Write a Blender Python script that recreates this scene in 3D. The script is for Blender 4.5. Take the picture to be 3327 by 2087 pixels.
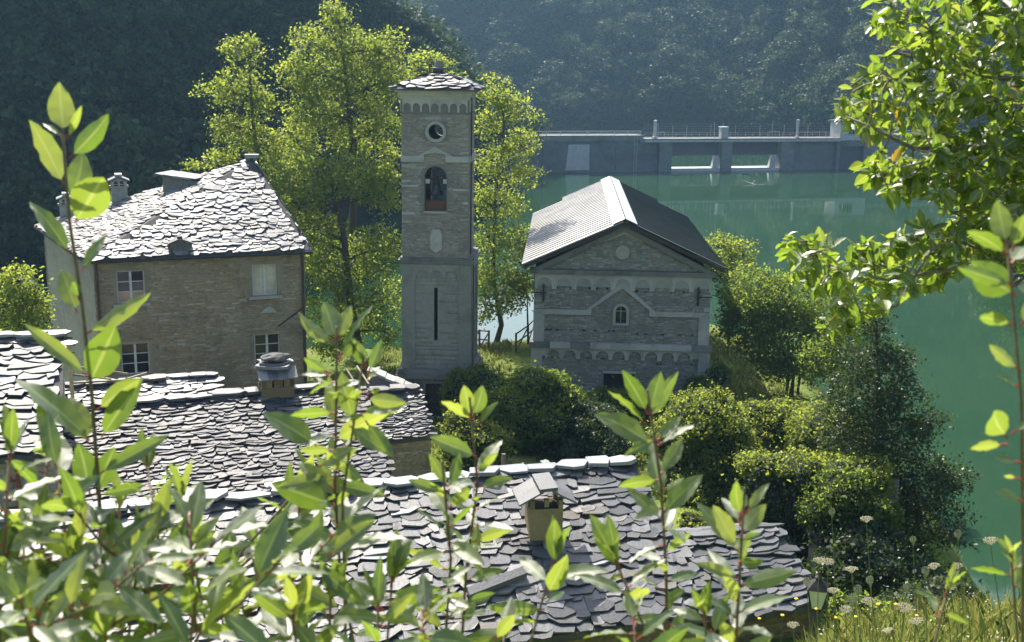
import bpy, math, random
import numpy as np
from mathutils import Vector, Matrix
for o in list(bpy.data.objects): bpy.data.objects.remove(o, do_unlink=True)
S = bpy.context.scene
COL = S.collection
R_ = random.Random(7)
NR = np.random.default_rng(11)
rad = math.radians
# ---------------------------------------------------------------- camera
FPX = 3763.0; PITCH = rad(12.8); ROLL = rad(0.83); HC = 16.6     # focal length in photo pixels, tilt down, roll, eye height above the tower's door step
cF = np.array([0, math.cos(PITCH), -math.sin(PITCH)])
_R0 = np.array([1., 0, 0]); _U0 = np.array([0, math.sin(PITCH), math.cos(PITCH)])
cR = _R0*math.cos(ROLL)+_U0*math.sin(ROLL); cU = -_R0*math.sin(ROLL)+_U0*math.cos(ROLL)
cC = np.array([0, 0, HC])
cam = bpy.data.cameras.new('camera'); cam.sensor_fit = 'HORIZONTAL'; cam.sensor_width = 36
cam.lens = FPX/3327*36; cam.clip_start = .05; cam.clip_end = 3000
cam.dof.use_dof = True; cam.dof.focus_distance = 46; cam.dof.aperture_fstop = 9
co = bpy.data.objects.new('camera', cam); COL.objects.link(co)
co.matrix_world = Matrix(((cR[0], cU[0], -cF[0], 0), (cR[1], cU[1], -cF[1], 0), (cR[2], cU[2], -cF[2], HC), (0, 0, 0, 1)))
S.camera = co
# ---------------------------------------------------------------- sky, sun, exposure
SUN_AZ = rad(-23); SUN_EL = rad(46)
W = bpy.data.worlds.new('World'); S.world = W; W.use_nodes = True
wn = W.node_tree; bg = wn.nodes['Background']; sky = wn.nodes.new('ShaderNodeTexSky')
sky.sky_type = 'NISHITA'; sky.sun_disc = False; sky.sun_elevation = SUN_EL; sky.sun_rotation = SUN_AZ
sky.altitude = 500; sky.dust_density = 4.0; sky.ozone_density = 0.6
wn.links.new(sky.outputs[0], bg.inputs[0]); bg.inputs[1].default_value = 0.13
sd = Vector((math.sin(SUN_AZ)*math.cos(SUN_EL), math.cos(SUN_AZ)*math.cos(SUN_EL), math.sin(SUN_EL)))
sun = bpy.data.lights.new('sun', 'SUN'); sun.energy = 4.8; sun.angle = rad(.53); sun.color = (1, .93, .82)
so = bpy.data.objects.new('sun', sun); COL.objects.link(so); so.rotation_euler = sd.to_track_quat('Z', 'Y').to_euler(); so.location = (-20, 60, 80)
V = S.view_settings; V.view_transform = 'Standard'; V.look = 'None'; V.gamma = 1; V.use_curve_mapping = False; V.exposure = 1.15
cy_ = S.cycles; cy_.max_bounces = 7; cy_.diffuse_bounces = 3; cy_.glossy_bounces = 3; cy_.transmission_bounces = 3; cy_.transparent_max_bounces = 4; cy_.volume_bounces = 0; cy_.use_denoising = True
# ---------------------------------------------------------------- pixel helpers (display pixels of the 2410 x 1512 view)
K = 3327/2410.0
def ray(x, y): return cF + cR*(x*K-1663.5)/FPX - cU*(y*K-1043.5)/FPX
def atz(x, y, z): v = ray(x, y); return cC + v*((z-HC)/v[2])
def aty(x, y, Y): v = ray(x, y); return cC + v*(Y/v[1])
def depth(p): return float((np.asarray(p)-cC) @ cF)
def proj(p):
    w = np.asarray(p, float)-cC; z = w @ cF
    return (1663.5+FPX*(w @ cR)/z)/K, (1043.5-FPX*(w @ cU)/z)/K, z
class Plane:                                   # upright plane: origin, u along, w up, n out of the wall (towards the viewer)
    def __init__(s, o, u):
        s.o = np.asarray(o, float); s.u = np.asarray(u, float)/np.linalg.norm(u); s.w = np.array([0, 0, 1.]); s.n = np.cross(s.u, s.w)
    def hit(s, x, y):
        v = ray(x, y); t = ((s.o-cC) @ s.n)/(v @ s.n); q = cC+v*t-s.o
        return float(q @ s.u), float(q @ s.w)
    def hn(s, x, y): return s.hit(x/K, y/K)    # full-size photo pixels
    def P(s, u, w, n=0.): return s.o+s.u*u+s.w*w+s.n*n
# ---------------------------------------------------------------- object helpers
def tag(o, label=None, cat=None, group=None, kind=None):
    if label: o['label'] = label
    if cat: o['category'] = cat
    if group: o['group'] = group
    if kind: o['kind'] = kind
    return o
def empty(name, loc, label=None, cat=None, group=None):
    o = bpy.data.objects.new(name, None); o.empty_display_size = .2; COL.objects.link(o); o.location = Vector([float(a) for a in loc])
    o['_w'] = 1; del o['_w']
    return tag(o, label, cat, group)
def wloc(o):
    p = Vector((0, 0, 0))
    while o is not None: p += o.location; o = o.parent
    return p
def link(name, me, mat=None, parent=None, loc=None):
    """a mesh whose vertices are in world space unless loc is given; parents carry translation only"""
    o = bpy.data.objects.new(name, me); COL.objects.link(o)
    if mat is not None and not me.materials: me.materials.append(mat)
    if parent is not None:
        o.parent = parent
        if loc is None: o.location = -wloc(parent)
        else: o.location = Vector([float(a) for a in loc])-wloc(parent)
    elif loc is not None: o.location = Vector([float(a) for a in loc])
    return o
def fast_mesh(name, v, f, tint=None, smooth=False, extra=None):
    v = np.asarray(v, np.float32); f = np.asarray(f, np.int32); k = f.shape[1]; n = len(f)
    me = bpy.data.meshes.new(name); me.vertices.add(len(v)); me.vertices.foreach_set('co', v.ravel())
    me.loops.add(n*k); me.loops.foreach_set('vertex_index', f.ravel())
    me.polygons.add(n); me.polygons.foreach_set('loop_start', np.arange(0, n*k, k, dtype=np.int32))
    if smooth: me.polygons.foreach_set('use_smooth', np.ones(n, bool))
    me.update(calc_edges=True)
    if tint is not None:
        a = me.attributes.new('tint', 'FLOAT', 'FACE'); a.data.foreach_set('value', np.asarray(tint, np.float32))
    if extra is not None:
        for nm, arr in extra.items():
            a = me.attributes.new(nm, 'FLOAT', 'POINT'); a.data.foreach_set('value', np.asarray(arr, np.float32))
    return me
class Geo:
    def __init__(s): s.v = []; s.f = []; s.t = []
    def add(s, vs, fs, t=0.):
        b = len(s.v); s.v += [tuple(float(c) for c in p) for p in vs]; s.f += [tuple(i+b for i in f) for f in fs]; s.t += [t]*len(fs); return s
    def box(s, o, a, b, c, t=0.):               # corner and three edge vectors
        o, a, b, c = (np.asarray(q, float) for q in (o, a, b, c))
        vs = [o, o+a, o+a+b, o+b, o+c, o+a+c, o+a+b+c, o+b+c]
        fs = [(0, 3, 2, 1), (4, 5, 6, 7), (0, 1, 5, 4), (1, 2, 6, 5), (2, 3, 7, 6), (3, 0, 4, 7)]
        if np.dot(np.cross(a, b), c) < 0: fs = [f[::-1] for f in fs]
        return s.add(vs, fs, t)
    def prism(s, pts, ex, t=0.):                # polygon extruded by a vector
        pts = [np.asarray(p, float) for p in pts]; ex = np.asarray(ex, float); n = len(pts)
        fs = [tuple(range(n))[::-1], tuple(range(n, 2*n))]+[(i, (i+1) % n, n+(i+1) % n, n+i) for i in range(n)]
        nn = sum((np.cross(pts[i]-pts[0], pts[(i+1) % n]-pts[0]) for i in range(1, n-1)), np.zeros(3))
        if nn @ ex < 0: fs = [f[::-1] for f in fs]
        return s.add(pts+[p+ex for p in pts], fs, t)
    def tube(s, pts, r, n=8, t=0., cap=True):
        pts = [np.asarray(p, float) for p in pts]; m = len(pts); r = [r]*m if np.isscalar(r) else r; vs = []
        ref = np.array([.31, .17, .93])
        for i in range(m):
            d = pts[min(i+1, m-1)]-pts[max(i-1, 0)]; d = d/(np.linalg.norm(d)+1e-9)
            a = np.cross(d, ref); a /= np.linalg.norm(a)+1e-9; b = np.cross(d, a)
            vs += [pts[i]+r[i]*(a*math.cos(2*math.pi*k/n)+b*math.sin(2*math.pi*k/n)) for k in range(n)]
        fs = [(i*n+k, i*n+(k+1) % n, (i+1)*n+(k+1) % n, (i+1)*n+k) for i in range(m-1) for k in range(n)]
        if cap: fs += [tuple(range(n))[::-1], tuple(range((m-1)*n, m*n))]
        return s.add(vs, fs, t)
    def lathe(s, c, prof, n=16, t=0.):          # (radius, height) pairs about a vertical axis
        c = np.asarray(c, float); m = len(prof)
        vs = [c+np.array([r*math.cos(2*math.pi*k/n), r*math.sin(2*math.pi*k/n), h]) for r, h in prof for k in range(n)]
        fs = [(i*n+k, i*n+(k+1) % n, (i+1)*n+(k+1) % n, (i+1)*n+k) for i in range(m-1) for k in range(n)]+[tuple(range(n))[::-1], tuple(range((m-1)*n, m*n))]
        return s.add(vs, fs, t)
    def mesh(s, name='mesh', smooth=False):
        me = bpy.data.meshes.new(name); me.from_pydata(s.v, [], s.f); me.update()
        a = me.attributes.new('tint', 'FLOAT', 'FACE'); a.data.foreach_set('value', np.asarray(s.t, np.float32))
        if smooth: me.polygons.foreach_set('use_smooth', np.ones(len(s.f), bool))
        return me
    def build(s, name, mat, parent=None, smooth=False, kind=None):
        o = link(name, s.mesh(name, smooth), mat, parent)
        if kind: o['kind'] = kind
        return o
# ---------------------------------------------------------------- materials
def new_mat(name):
    m = bpy.data.materials.new(name); m.use_nodes = True; nt = m.node_tree; p = nt.nodes['Principled BSDF']; return m, nt, p
def N(nt, typ, **kw):
    n = nt.nodes.new(typ)
    for k, v in kw.items():
        if k in n.inputs: n.inputs[k].default_value = v
        else: setattr(n, k, v)
    return n
def ramp(nt, fac, cols, interp='LINEAR'):
    r = nt.nodes.new('ShaderNodeValToRGB'); e = r.color_ramp; e.interpolation = interp
    while len(e.elements) < len(cols): e.elements.new(.5)
    for el, (p, c) in zip(e.elements, cols): el.position = p; el.color = (*c, 1) if len(c) == 3 else c
    nt.links.new(fac, r.inputs[0]); return r.outputs[0]
def math_(nt, op, a, b=None):
    n = nt.nodes.new('ShaderNodeMath'); n.operation = op
    for i, q in enumerate((a, b)):
        if q is None: continue
        if isinstance(q, (int, float)): n.inputs[i].default_value = q
        else: nt.links.new(q, n.inputs[i])
    return n.outputs[0]
def mixc(nt, fac, a, b, mode='MIX'):
    n = nt.nodes.new('ShaderNodeMix'); n.data_type = 'RGBA'; n.blend_type = mode
    for i, q in ((0, fac), (6, a), (7, b)):
        if isinstance(q, (int, float)): n.inputs[i].default_value = q
        elif isinstance(q, tuple): n.inputs[i].default_value = (*q, 1) if len(q) == 3 else q
        else: nt.links.new(q, n.inputs[i])
    return n.outputs[2]
def noise(nt, scale, detail=4, rough=.6, vec=None, dist=0.):
    n = nt.nodes.new('ShaderNodeTexNoise'); n.inputs['Scale'].default_value = scale; n.inputs['Detail'].default_value = detail; n.inputs['Roughness'].default_value = rough
    n.inputs['Distortion'].default_value = dist
    if vec is not None: nt.links.new(vec, n.inputs['Vector'])
    return n.outputs[0]
def wpos(nt): return nt.nodes.new('ShaderNodeNewGeometry').outputs['Position']
def tintval(nt):                                # one random number for each piece: per object, and per face where pieces are joined
    a = nt.nodes.new('ShaderNodeAttribute'); a.attribute_name = 'tint'; oi = nt.nodes.new('ShaderNodeObjectInfo')
    return math_(nt, 'FRACT', math_(nt, 'ADD', a.outputs['Fac'], oi.outputs['Random']))
def bump(nt, p, h, strength=.4, distance=.02):
    b = nt.nodes.new('ShaderNodeBump'); b.inputs['Strength'].default_value = strength; b.inputs['Distance'].default_value = distance
    nt.links.new(h, b.inputs['Height']); nt.links.new(b.outputs[0], p.inputs['Normal'])
def piece_mat(name, cols, rough=.85, spec=.3, stain=(.06, .055, .05), stain_amt=.45, nscale=1.2, bscale=30, bstr=.5, patch=None):
    """stone, slate, render: a colour per piece, weathering with a shape of its own, fine relief"""
    m, nt, p = new_mat(name); g = wpos(nt)
    c = ramp(nt, tintval(nt), cols)
    fine = noise(nt, bscale, 5, .65, g)
    c = mixc(nt, .55, c, ramp(nt, fine, [(.25, (.55, .55, .55)), (.75, (1.25, 1.25, 1.25))]), 'MULTIPLY')
    if patch:
        pf = ramp(nt, noise(nt, .45, 5, .75, g, 1.2), [(.5, (0, 0, 0)), (.7, (1, 1, 1))]); pb = nt.nodes.new('ShaderNodeRGBToBW'); nt.links.new(pf, pb.inputs[0]); c = mixc(nt, math_(nt, 'MULTIPLY', pb.outputs[0], .5), c, patch)
    st = ramp(nt, noise(nt, nscale, 6, .7, g, .6), [(.47, (0, 0, 0)), (.68, (1, 1, 1))])
    f = nt.nodes.new('ShaderNodeRGBToBW'); nt.links.new(st, f.inputs[0])
    c = mixc(nt, math_(nt, 'MULTIPLY', f.outputs[0], stain_amt), c, stain)
    nt.links.new(c, p.inputs['Base Color']); p.inputs['Roughness'].default_value = rough; p.inputs['Specular IOR Level'].default_value = spec
    bump(nt, p, fine, bstr, .015); return m
def plain_mat(name, col, rough=.7, metal=0., spec=.4, var=.35, scale=6.):
    m, nt, p = new_mat(name); g = wpos(nt)
    n1 = noise(nt, scale, 5, .65, g)
    lo = tuple(c*(1-var) for c in col); hi = tuple(min(1, c*(1+var)) for c in col)
    nt.links.new(ramp(nt, n1, [(.3, lo), (.7, hi)]), p.inputs['Base Color'])
    p.inputs['Roughness'].default_value = rough; p.inputs['Metallic'].default_value = metal; p.inputs['Specular IOR Level'].default_value = spec
    bump(nt, p, n1, .15, .01); return m
def leaf_mat(name, cols, tcols, trans=.45, rough=.45, spec=.4, rib=False):
    m, nt, p = new_mat(name); tv = tintval(nt)
    c = ramp(nt, tv, cols); t = ramp(nt, tv, tcols)
    if rib:
        a = nt.nodes.new('ShaderNodeAttribute'); a.attribute_name = 'rib'
        fr = ramp(nt, a.outputs['Fac'], [(.0, (1, 1, 1)), (.10, (0, 0, 0))]); fb = nt.nodes.new('ShaderNodeRGBToBW'); nt.links.new(fr, fb.inputs[0])
        tc = nt.nodes.new('ShaderNodeTexCoord'); nz = noise(nt, 60, 3, .6, tc.outputs['Object'])
        c = mixc(nt, .5, c, ramp(nt, nz, [(.3, (.6, .6, .6)), (.7, (1.3, 1.3, 1.3))]), 'MULTIPLY')
        c = mixc(nt, math_(nt, 'MULTIPLY', fb.outputs[0], .75), c, (.30, .36, .10)); t = mixc(nt, math_(nt, 'MULTIPLY', fb.outputs[0], .6), t, (.55, .6, .16))
        bump(nt, p, nz, .35, .003)
    nt.links.new(c, p.inputs['Base Color']); p.inputs['Roughness'].default_value = rough; p.inputs['Specular IOR Level'].default_value = spec
    if rib: p.inputs['Coat Weight'].default_value = 1.; p.inputs['Coat Roughness'].default_value = .42
    tr = nt.nodes.new('ShaderNodeBsdfTranslucent'); nt.links.new(t, tr.inputs[0])
    mx = nt.nodes.new('ShaderNodeMixShader'); mx.inputs[0].default_value = trans
    nt.links.new(p.outputs[0], mx.inputs[1]); nt.links.new(tr.outputs[0], mx.inputs[2])
    nt.links.new(mx.outputs[0], nt.nodes['Material Output'].inputs[0]); return m
M = {}
M['slate'] = piece_mat('slate', [(0, (.08, .085, .09)), (.35, (.14, .143, .152)), (.7, (.20, .203, .21)), (.9, (.28, .27, .26)), (1, (.17, .145, .11))], .48, .4, (.08, .075, .055), .45, 2.5, 22, .55)
M['slate_old'] = piece_mat('old_slate', [(0, (.04, .043, .05)), (.4, (.075, .08, .09)), (.75, (.13, .13, .14)), (.93, (.2, .2, .2)), (1, (.12, .10, .075))], .46, .38, (.09, .08, .055), .5, 2.2, 20, .6)
M['slate_dark'] = piece_mat('dark_blue_slate', [(0, (.035, .038, .046)), (.5, (.065, .07, .08)), (.8, (.10, .10, .11)), (.95, (.16, .155, .15)), (1, (.10, .085, .06))], .52, .28, (.08, .07, .05), .45, 2.2, 20, .6)
M['slate_pale'] = piece_mat('pale_slate', [(0, (.22, .23, .25)), (1, (.36, .36, .37))], .42, .45, (.14, .135, .12), .4, 3, 22, .5)
M['bed'] = plain_mat('roof_bed', (.07, .068, .065), .9)
M['rub_warm'] = piece_mat('brown_rubble_stone', [(0, (.27, .215, .14)), (.3, (.33, .27, .18)), (.55, (.31, .26, .185)), (.85, (.37, .31, .22)), (.95, (.45, .41, .33)), (1, (.33, .20, .11))], .9, .2, (.075, .062, .045), .55, .55, patch=(.36, .25, .12))
M['rub_grey'] = piece_mat('grey_rubble_stone', [(0, (.22, .215, .185)), (.4, (.26, .255, .22)), (.75, (.31, .30, .26)), (.95, (.39, .375, .33)), (1, (.28, .20, .13))], .9, .2, (.10, .10, .09), .45, .5)
M['rub_tower'] = piece_mat('tower_rubble_stone', [(0, (.25, .225, .19)), (.4, (.29, .265, .225)), (.75, (.33, .305, .26)), (.95, (.39, .365, .32)), (1, (.34, .22, .13))], .9, .2, (.09, .085, .075), .5, .5)
M['dress'] = piece_mat('dressed_stone', [(0, (.36, .355, .32)), (1, (.46, .45, .41))], .85, .25, (.17, .17, .155), .5, .8)
M['dress_dark'] = piece_mat('weathered_and_shaded_stone', [(0, (.16, .155, .145)), (1, (.22, .215, .20))], .9, .2, (.05, .05, .05), .7, .9)
M['render_low'] = piece_mat('weathered_render', [(0, (.25, .245, .215)), (1, (.29, .285, .25))], .9, .2, (.11, .11, .10), .75, .45, 14, .7)
M['mortar'] = piece_mat('lime_mortar', [(0, (.28, .24, .175)), (1, (.33, .28, .21))], .95, .1, (.1, .09, .07), .5, .8)
M['mortar_grey'] = piece_mat('grey_mortar', [(0, (.19, .185, .165)), (1, (.23, .225, .2))], .95, .1, (.1, .1, .09), .5, .8)
M['ochre'] = piece_mat('ochre_stone', [(0, (.20, .155, .08)), (.5, (.26, .21, .115)), (1, (.33, .275, .165))], .9, .2, (.14, .11, .06), .5, 1.5)
M['plaster'] = piece_mat('pale_plaster', [(0, (.36, .33, .28)), (1, (.40, .37, .32))], .9, .2, (.2, .19, .17), .6, .6)
M['chim'] = piece_mat('chimney_mortar', [(0, (.32, .31, .28)), (1, (.40, .385, .35))], .9, .2, (.15, .14, .12), .5, 3)
M['paint'] = plain_mat('pale_window_paint', (.50, .52, .50), .5, var=.15)
M['dark'] = plain_mat('dark_interior', (.012, .012, .014), .9)
M['curtain'] = plain_mat('pale_curtain', (.62, .58, .46), .9, var=.12, scale=3)
M['terracotta'] = plain_mat('pink_curtain', (.52, .36, .27), .9, var=.15)
M['iron'] = plain_mat('dark_iron', (.035, .032, .03), .6, .4)
M['pipe'] = plain_mat('brown_painted_metal', (.075, .045, .04), .5, .3)
M['gutter'] = plain_mat('dark_gutter', (.05, .05, .055), .5, .5)
M['bell'] = plain_mat('bell_bronze', (.06, .065, .055), .5, .8)
M['brick'] = piece_mat('red_brick', [(0, (.20, .10, .06)), (1, (.28, .15, .09))], .9, .2)
M['metal'] = plain_mat('galvanised_sheet', (.27, .265, .255), .5, .25, .4, .25, .8)
M['metal_dark'] = plain_mat('dark_green_sheet', (.022, .034, .031), .75, .0, .12, .2, .8)
M['dress_mid'] = piece_mat('rendered_infill', [(0, (.30, .295, .265)), (1, (.34, .335, .30))], .9, .2, (.17, .17, .15), .5, .8)
M['metal_white'] = plain_mat('pale_ridge_flashing', (.62, .63, .63), .4, .4, .5, .1, .8)
M['wood'] = plain_mat('grey_wood', (.15, .12, .085), .85)
M['wood_dark'] = plain_mat('dark_door_wood', (.045, .032, .025), .8)
M['wood_new'] = plain_mat('light_wood', (.42, .33, .2), .8)
M['redpaint'] = plain_mat('red_painted_frame', (.19, .06, .045), .6)
M['concrete'] = piece_mat('dam_concrete', [(0, (.17, .175, .17)), (1, (.23, .235, .23))], .9, .2, (.08, .08, .075), .7, .2, 3, .3)
M['concrete_pale'] = piece_mat('pale_concrete', [(0, (.48, .48, .47)), (1, (.55, .55, .54))], .9, .2, (.3, .3, .3), .4, .5, 3, .3)
M['concrete_dark'] = piece_mat('dark_gate_and_recess', [(0, (.10, .105, .115)), (1, (.13, .135, .145))], .8, .3, (.06, .06, .06), .4, .5, 3, .3)
M['rail'] = plain_mat('pale_rail', (.45, .44, .41), .6, .2)
M['white'] = plain_mat('white_enamel', (.75, .75, .73), .4, var=.08)
M['glasslamp'] = plain_mat('frosted_lamp_glass', (.42, .44, .42), .25, var=.1)
M['bark'] = plain_mat('bark', (.085, .072, .055), .95, scale=20)
M['bark_pale'] = plain_mat('pale_bark', (.19, .17, .13), .9, scale=25)
M['stem'] = plain_mat('green_brown_stem', (.13, .10, .045), .6, scale=40)
M['stem_red'] = plain_mat('red_petiole', (.30, .055, .04), .5, scale=40)
M['gstem'] = plain_mat('green_flower_stem', (.14, .19, .06), .7, scale=40)
g3 = lambda a, b, c: [(0, a), (.5, b), (1, c)]
M['leaf_tree'] = leaf_mat('sunlit_tree_leaf', g3((.05, .09, .018), (.075, .125, .025), (.11, .15, .035)), g3((.24, .34, .035), (.36, .45, .055), (.50, .53, .09)), .6, .5, .3)
M['leaf_mid'] = leaf_mat('bush_leaf', g3((.03, .06, .016), (.05, .085, .022), (.08, .11, .03)), g3((.20, .31, .03), (.29, .41, .05), (.42, .49, .08)), .54, .55, .3)
M['leaf_ivy'] = leaf_mat('ivy_leaf', g3((.035, .065, .015), (.06, .095, .022), (.10, .13, .035)), g3((.26, .34, .035), (.36, .44, .055), (.48, .52, .09)), .55, .55, .3)
M['leaf_dark'] = leaf_mat('evergreen_and_shaded_leaf', g3((.014, .032, .012), (.022, .045, .016), (.04, .065, .022)), g3((.06, .11, .02), (.10, .16, .03), (.18, .26, .04)), .32, .45, .4)
M['leaf_far'] = leaf_mat('hill_forest_leaf', g3((.022, .044, .016), (.034, .062, .02), (.055, .085, .026)), g3((.05, .085, .02), (.08, .12, .03), (.12, .17, .04)), .3, .6, .2)
M['leaf_over'] = leaf_mat('overhanging_leaf', [(0, (.035, .08, .012)), (.5, (.055, .11, .018)), (.93, (.08, .13, .025)), (.985, (.10, .13, .025)), (1, (.35, .22, .03))], [(0, (.18, .32, .02)), (.5, (.30, .44, .035)), (.93, (.42, .52, .06)), (.985, (.45, .5, .06)), (1, (.75, .45, .04))], .5, .38, .6, True)
M['laurel'] = leaf_mat('laurel_leaf', g3((.035, .065, .025), (.055, .085, .032), (.08, .115, .04)), g3((.22, .36, .03), (.34, .46, .05), (.50, .58, .08)), .42, .40, .8, True)
M['grassb'] = leaf_mat('grass_blade', g3((.07, .10, .025), (.11, .14, .035), (.20, .19, .06)), g3((.20, .26, .05), (.30, .34, .08), (.42, .38, .12)), .4, .6, .2)
M['umbel'] = leaf_mat('cream_flower', g3((.74, .70, .58), (.78, .74, .62), (.8, .76, .66)), g3((.7, .66, .5), (.75, .7, .55), (.8, .75, .6)), .5, .9, .1)
M['yellowf'] = plain_mat('yellow_flower', (.75, .50, .03), .8, var=.1)
M['core'] = plain_mat('shrub_dark_fill', (.018, .026, .010), .95)
def ground_mat():
    m, nt, p = new_mat('meadow_ground'); g = wpos(nt)
    a = noise(nt, .35, 6, .65, g); b = noise(nt, 6, 6, .7, g)
    c = ramp(nt, a, [(.3, (.11, .17, .035)), (.55, (.16, .21, .05)), (.72, (.22, .21, .09))])
    c = mixc(nt, .7, c, ramp(nt, b, [(.3, (.5, .5, .5)), (.7, (1.35, 1.35, 1.3))]), 'MULTIPLY')
    nt.links.new(c, p.inputs['Base Color']); p.inputs['Roughness'].default_value = .95; p.inputs['Specular IOR Level'].default_value = .1
    bump(nt, p, b, .8, .12); return m
M['ground'] = ground_mat()
M['hill'] = plain_mat('forest_floor', (.02, .03, .012), .95, var=.4, scale=.3)
def water_mat():
    m, nt, p = new_mat('lake_water'); g = wpos(nt)
    mp = nt.nodes.new('ShaderNodeMapping'); mp.inputs['Scale'].default_value = (1, .35, 1); nt.links.new(g, mp.inputs[0])
    b = noise(nt, .9, 3, .5, mp.outputs[0]); big = noise(nt, .03, 3, .5, g)
    nt.links.new(ramp(nt, big, [(.3, (.016, .050, .022)), (.7, (.024, .062, .028))]), p.inputs['Base Color'])
    p.inputs['Roughness'].default_value = .04; p.inputs['IOR'].default_value = 1.333; bump(nt, p, b, .06, .05); return m
M['water'] = water_mat()
# ================================================================ TERRAIN, LAKE, HILLS
ZW = -2.9
def sst(a, b, x): t = np.clip((x-a)/(b-a), 0., 1.); return t*t*(3-2*t)
def vnoise(x, y, s, seed=0):
    x = np.asarray(x, float)/s; y = np.asarray(y, float)/s; xi = np.floor(x); yi = np.floor(y); fx = x-xi; fy = y-yi
    h = lambda a, b: np.modf(np.abs(np.sin(a*127.1+b*311.7+seed*74.7)*43758.5453))[0]
    fx = fx*fx*(3-2*fx); fy = fy*fy*(3-2*fy)
    return (h(xi, yi)*(1-fx)+h(xi+1, yi)*fx)*(1-fy)+(h(xi, yi+1)*(1-fx)+h(xi+1, yi+1)*fx)*fy
def ground_z(x, y):
    x = np.asarray(x, float); y = np.asarray(y, float)
    prof = np.interp(y, [-30, -10, 0, 3, 6, 8, 10, 14, 20, 25, 32, 40, 48, 53, 62, 75, 82], [24, 17.6, 14.95, 14.05, 13.2, 12.58, 11.2, 8.0, 4.6, 3.5, 2.3, 1.1, .25, 0, 0, -.4, -1.2])
    prof = prof+.5*np.exp(-((x-3)**2/60+(y-62)**2/120))
    prof = prof-np.interp(y, [0, 2, 5, 8, 11, 15, 19], [0, .15, .95, 1.7, 1.9, 1.2, .0])*sst(1.9, .2, x-.12*y+.3*(y > 90)) if True else prof
    hol = sst(6.2, 9.0, x)*sst(24.5, 28.5, y)*sst(40, 36.5, y); prof = prof*(1-hol)+hol*(-1.7)
    xr = np.interp(y, [-30, 0, 10, 20, 28, 36, 46, 56, 66, 76, 84], [90, 60, 34, 24, 19, 17.2, 17.5, 18.5, 18.5, 16, 12])
    yb = np.interp(x, [-40, -24, -12, -3, 1.0, 3, 14, 19], [60, 67, 69, 68.5, 70, 82, 82, 70])
    xl = np.interp(y, [-30, 20, 60, 84], [-90, -50, -34, -26])
    d = np.minimum(np.minimum(xr-x, x-xl), (yb-y))
    k = sst(-5, 3.5, d)
    z = -8+(prof+8)*k
    near = np.clip(1-y/12, 0, 1)
    return z+.25*(vnoise(x, y, 3.1)-.5)*(1-near)+.12*(vnoise(x, y, .9, 3)-.5)+.06*(vnoise(x, y, .35, 5)-.5)*near
def grid_mesh(name, xs, ys, fz):
    X, Y = np.meshgrid(xs, ys); Z = fz(X, Y); v = np.stack([X, Y, Z], -1).reshape(-1, 3); nx, ny = len(xs), len(ys)
    i = (np.arange(ny-1)[:, None]*nx+np.arange(nx-1)[None, :]).ravel()
    return fast_mesh(name, v, np.stack([i, i+1, i+1+nx, i+nx], -1), smooth=True)
xs = np.unique(np.concatenate([np.linspace(-420, -36, 40), np.linspace(-36, 30, 200), np.linspace(30, 520, 50)]))
ys = np.unique(np.concatenate([np.linspace(-60, -6, 12), np.linspace(-6, 14, 80), np.linspace(14, 90, 170), np.linspace(90, 900, 40)]))
tag(link('ground', grid_mesh('ground', xs, ys, ground_z), M['ground']), kind='structure')
xs = np.linspace(-420, 520, 12); ys = np.linspace(12, 300, 8)
tag(link('lake_water', grid_mesh('lake_water', xs, ys, lambda x, y: np.full_like(x, ZW)), M['water']), kind='structure')
# left spur: its front slope faces the camera; its right end drops away along the outline seen in the photo
LS = .98
def left_front(x, y): return -6+LS*(y-np.interp(x, [-300, -120, -60, -38, -15, 0, 40], [60, 68, 82, 100, 146, 200, 250]))
edge = []
for px, py in ((830, -140), (868, -5), (905, 50), (960, 110), (1040, 190), (1130, 260), (1250, 318)):
    v = ray(px, py); t = 60.
    while t < 700:
        q = cC+v*t
        if q[2] <= left_front(q[0], q[1]): break
        t += .5
    edge.append((q[0], q[1], q[2]))
edge.sort()
EX, EY, EZ = (np.array([e[k] for e in edge]) for k in range(3))
def left_z(x, y):
    zc = np.interp(x, EX, EZ)+1.3*np.clip(EX[0]-x, 0, 400)-2.5*np.clip(x-EX[-1], 0, 60); zc = np.minimum(zc, 125)
    xl = np.minimum(x, EX[-1]); yc = y-(left_front(xl, y)-zc)/LS            # where the front slope meets the crest
    z = np.minimum(left_front(x, y), zc-.85*(y-yc))
    return z+6*(vnoise(x, y, 26, 1)-.5)+3*(vnoise(x, y, 11, 2)-.5)
tag(link('left_hillside', grid_mesh('left_hillside', np.linspace(-330, 60, 90), np.linspace(56, 360, 80), left_z), M['hill']), kind='structure')
def right_z(x, y):
    foot = np.interp(x, [-120, 0, 60, 100, 125, 160, 220], [335, 322, 318, 262, 215, 160, 110])
    z = -6+.86*(y-foot)
    cap = np.interp(x, [-200, -60, 5, 30, 55, 90, 160, 300], [60, 46, 46, 58, 82, 105, 125, 140])
    return np.minimum(z, cap)+8*(vnoise(x, y, 34, 4)-.5)+4*(vnoise(x, y, 13, 6)-.5)
tag(link('right_hillside', grid_mesh('right_hillside', np.linspace(-260, 420, 130), np.linspace(100, 560, 100), right_z), M['hill']), kind='structure')
# near right bank (dark shore below the overhanging tree)
def bank_z(x, y):
    return -6+1.1*(x-np.interp(y, [40, 70, 90, 110, 130, 150], [46, 41, 40, 44, 56, 75]))+2*(vnoise(x, y, 7, 9)-.5)
tag(link('right_bank', grid_mesh('right_bank', np.linspace(34, 130, 60), np.linspace(30, 150, 60), lambda x, y: np.minimum(bank_z(x, y), 45+.2*x)), M['hill']), kind='structure')
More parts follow.
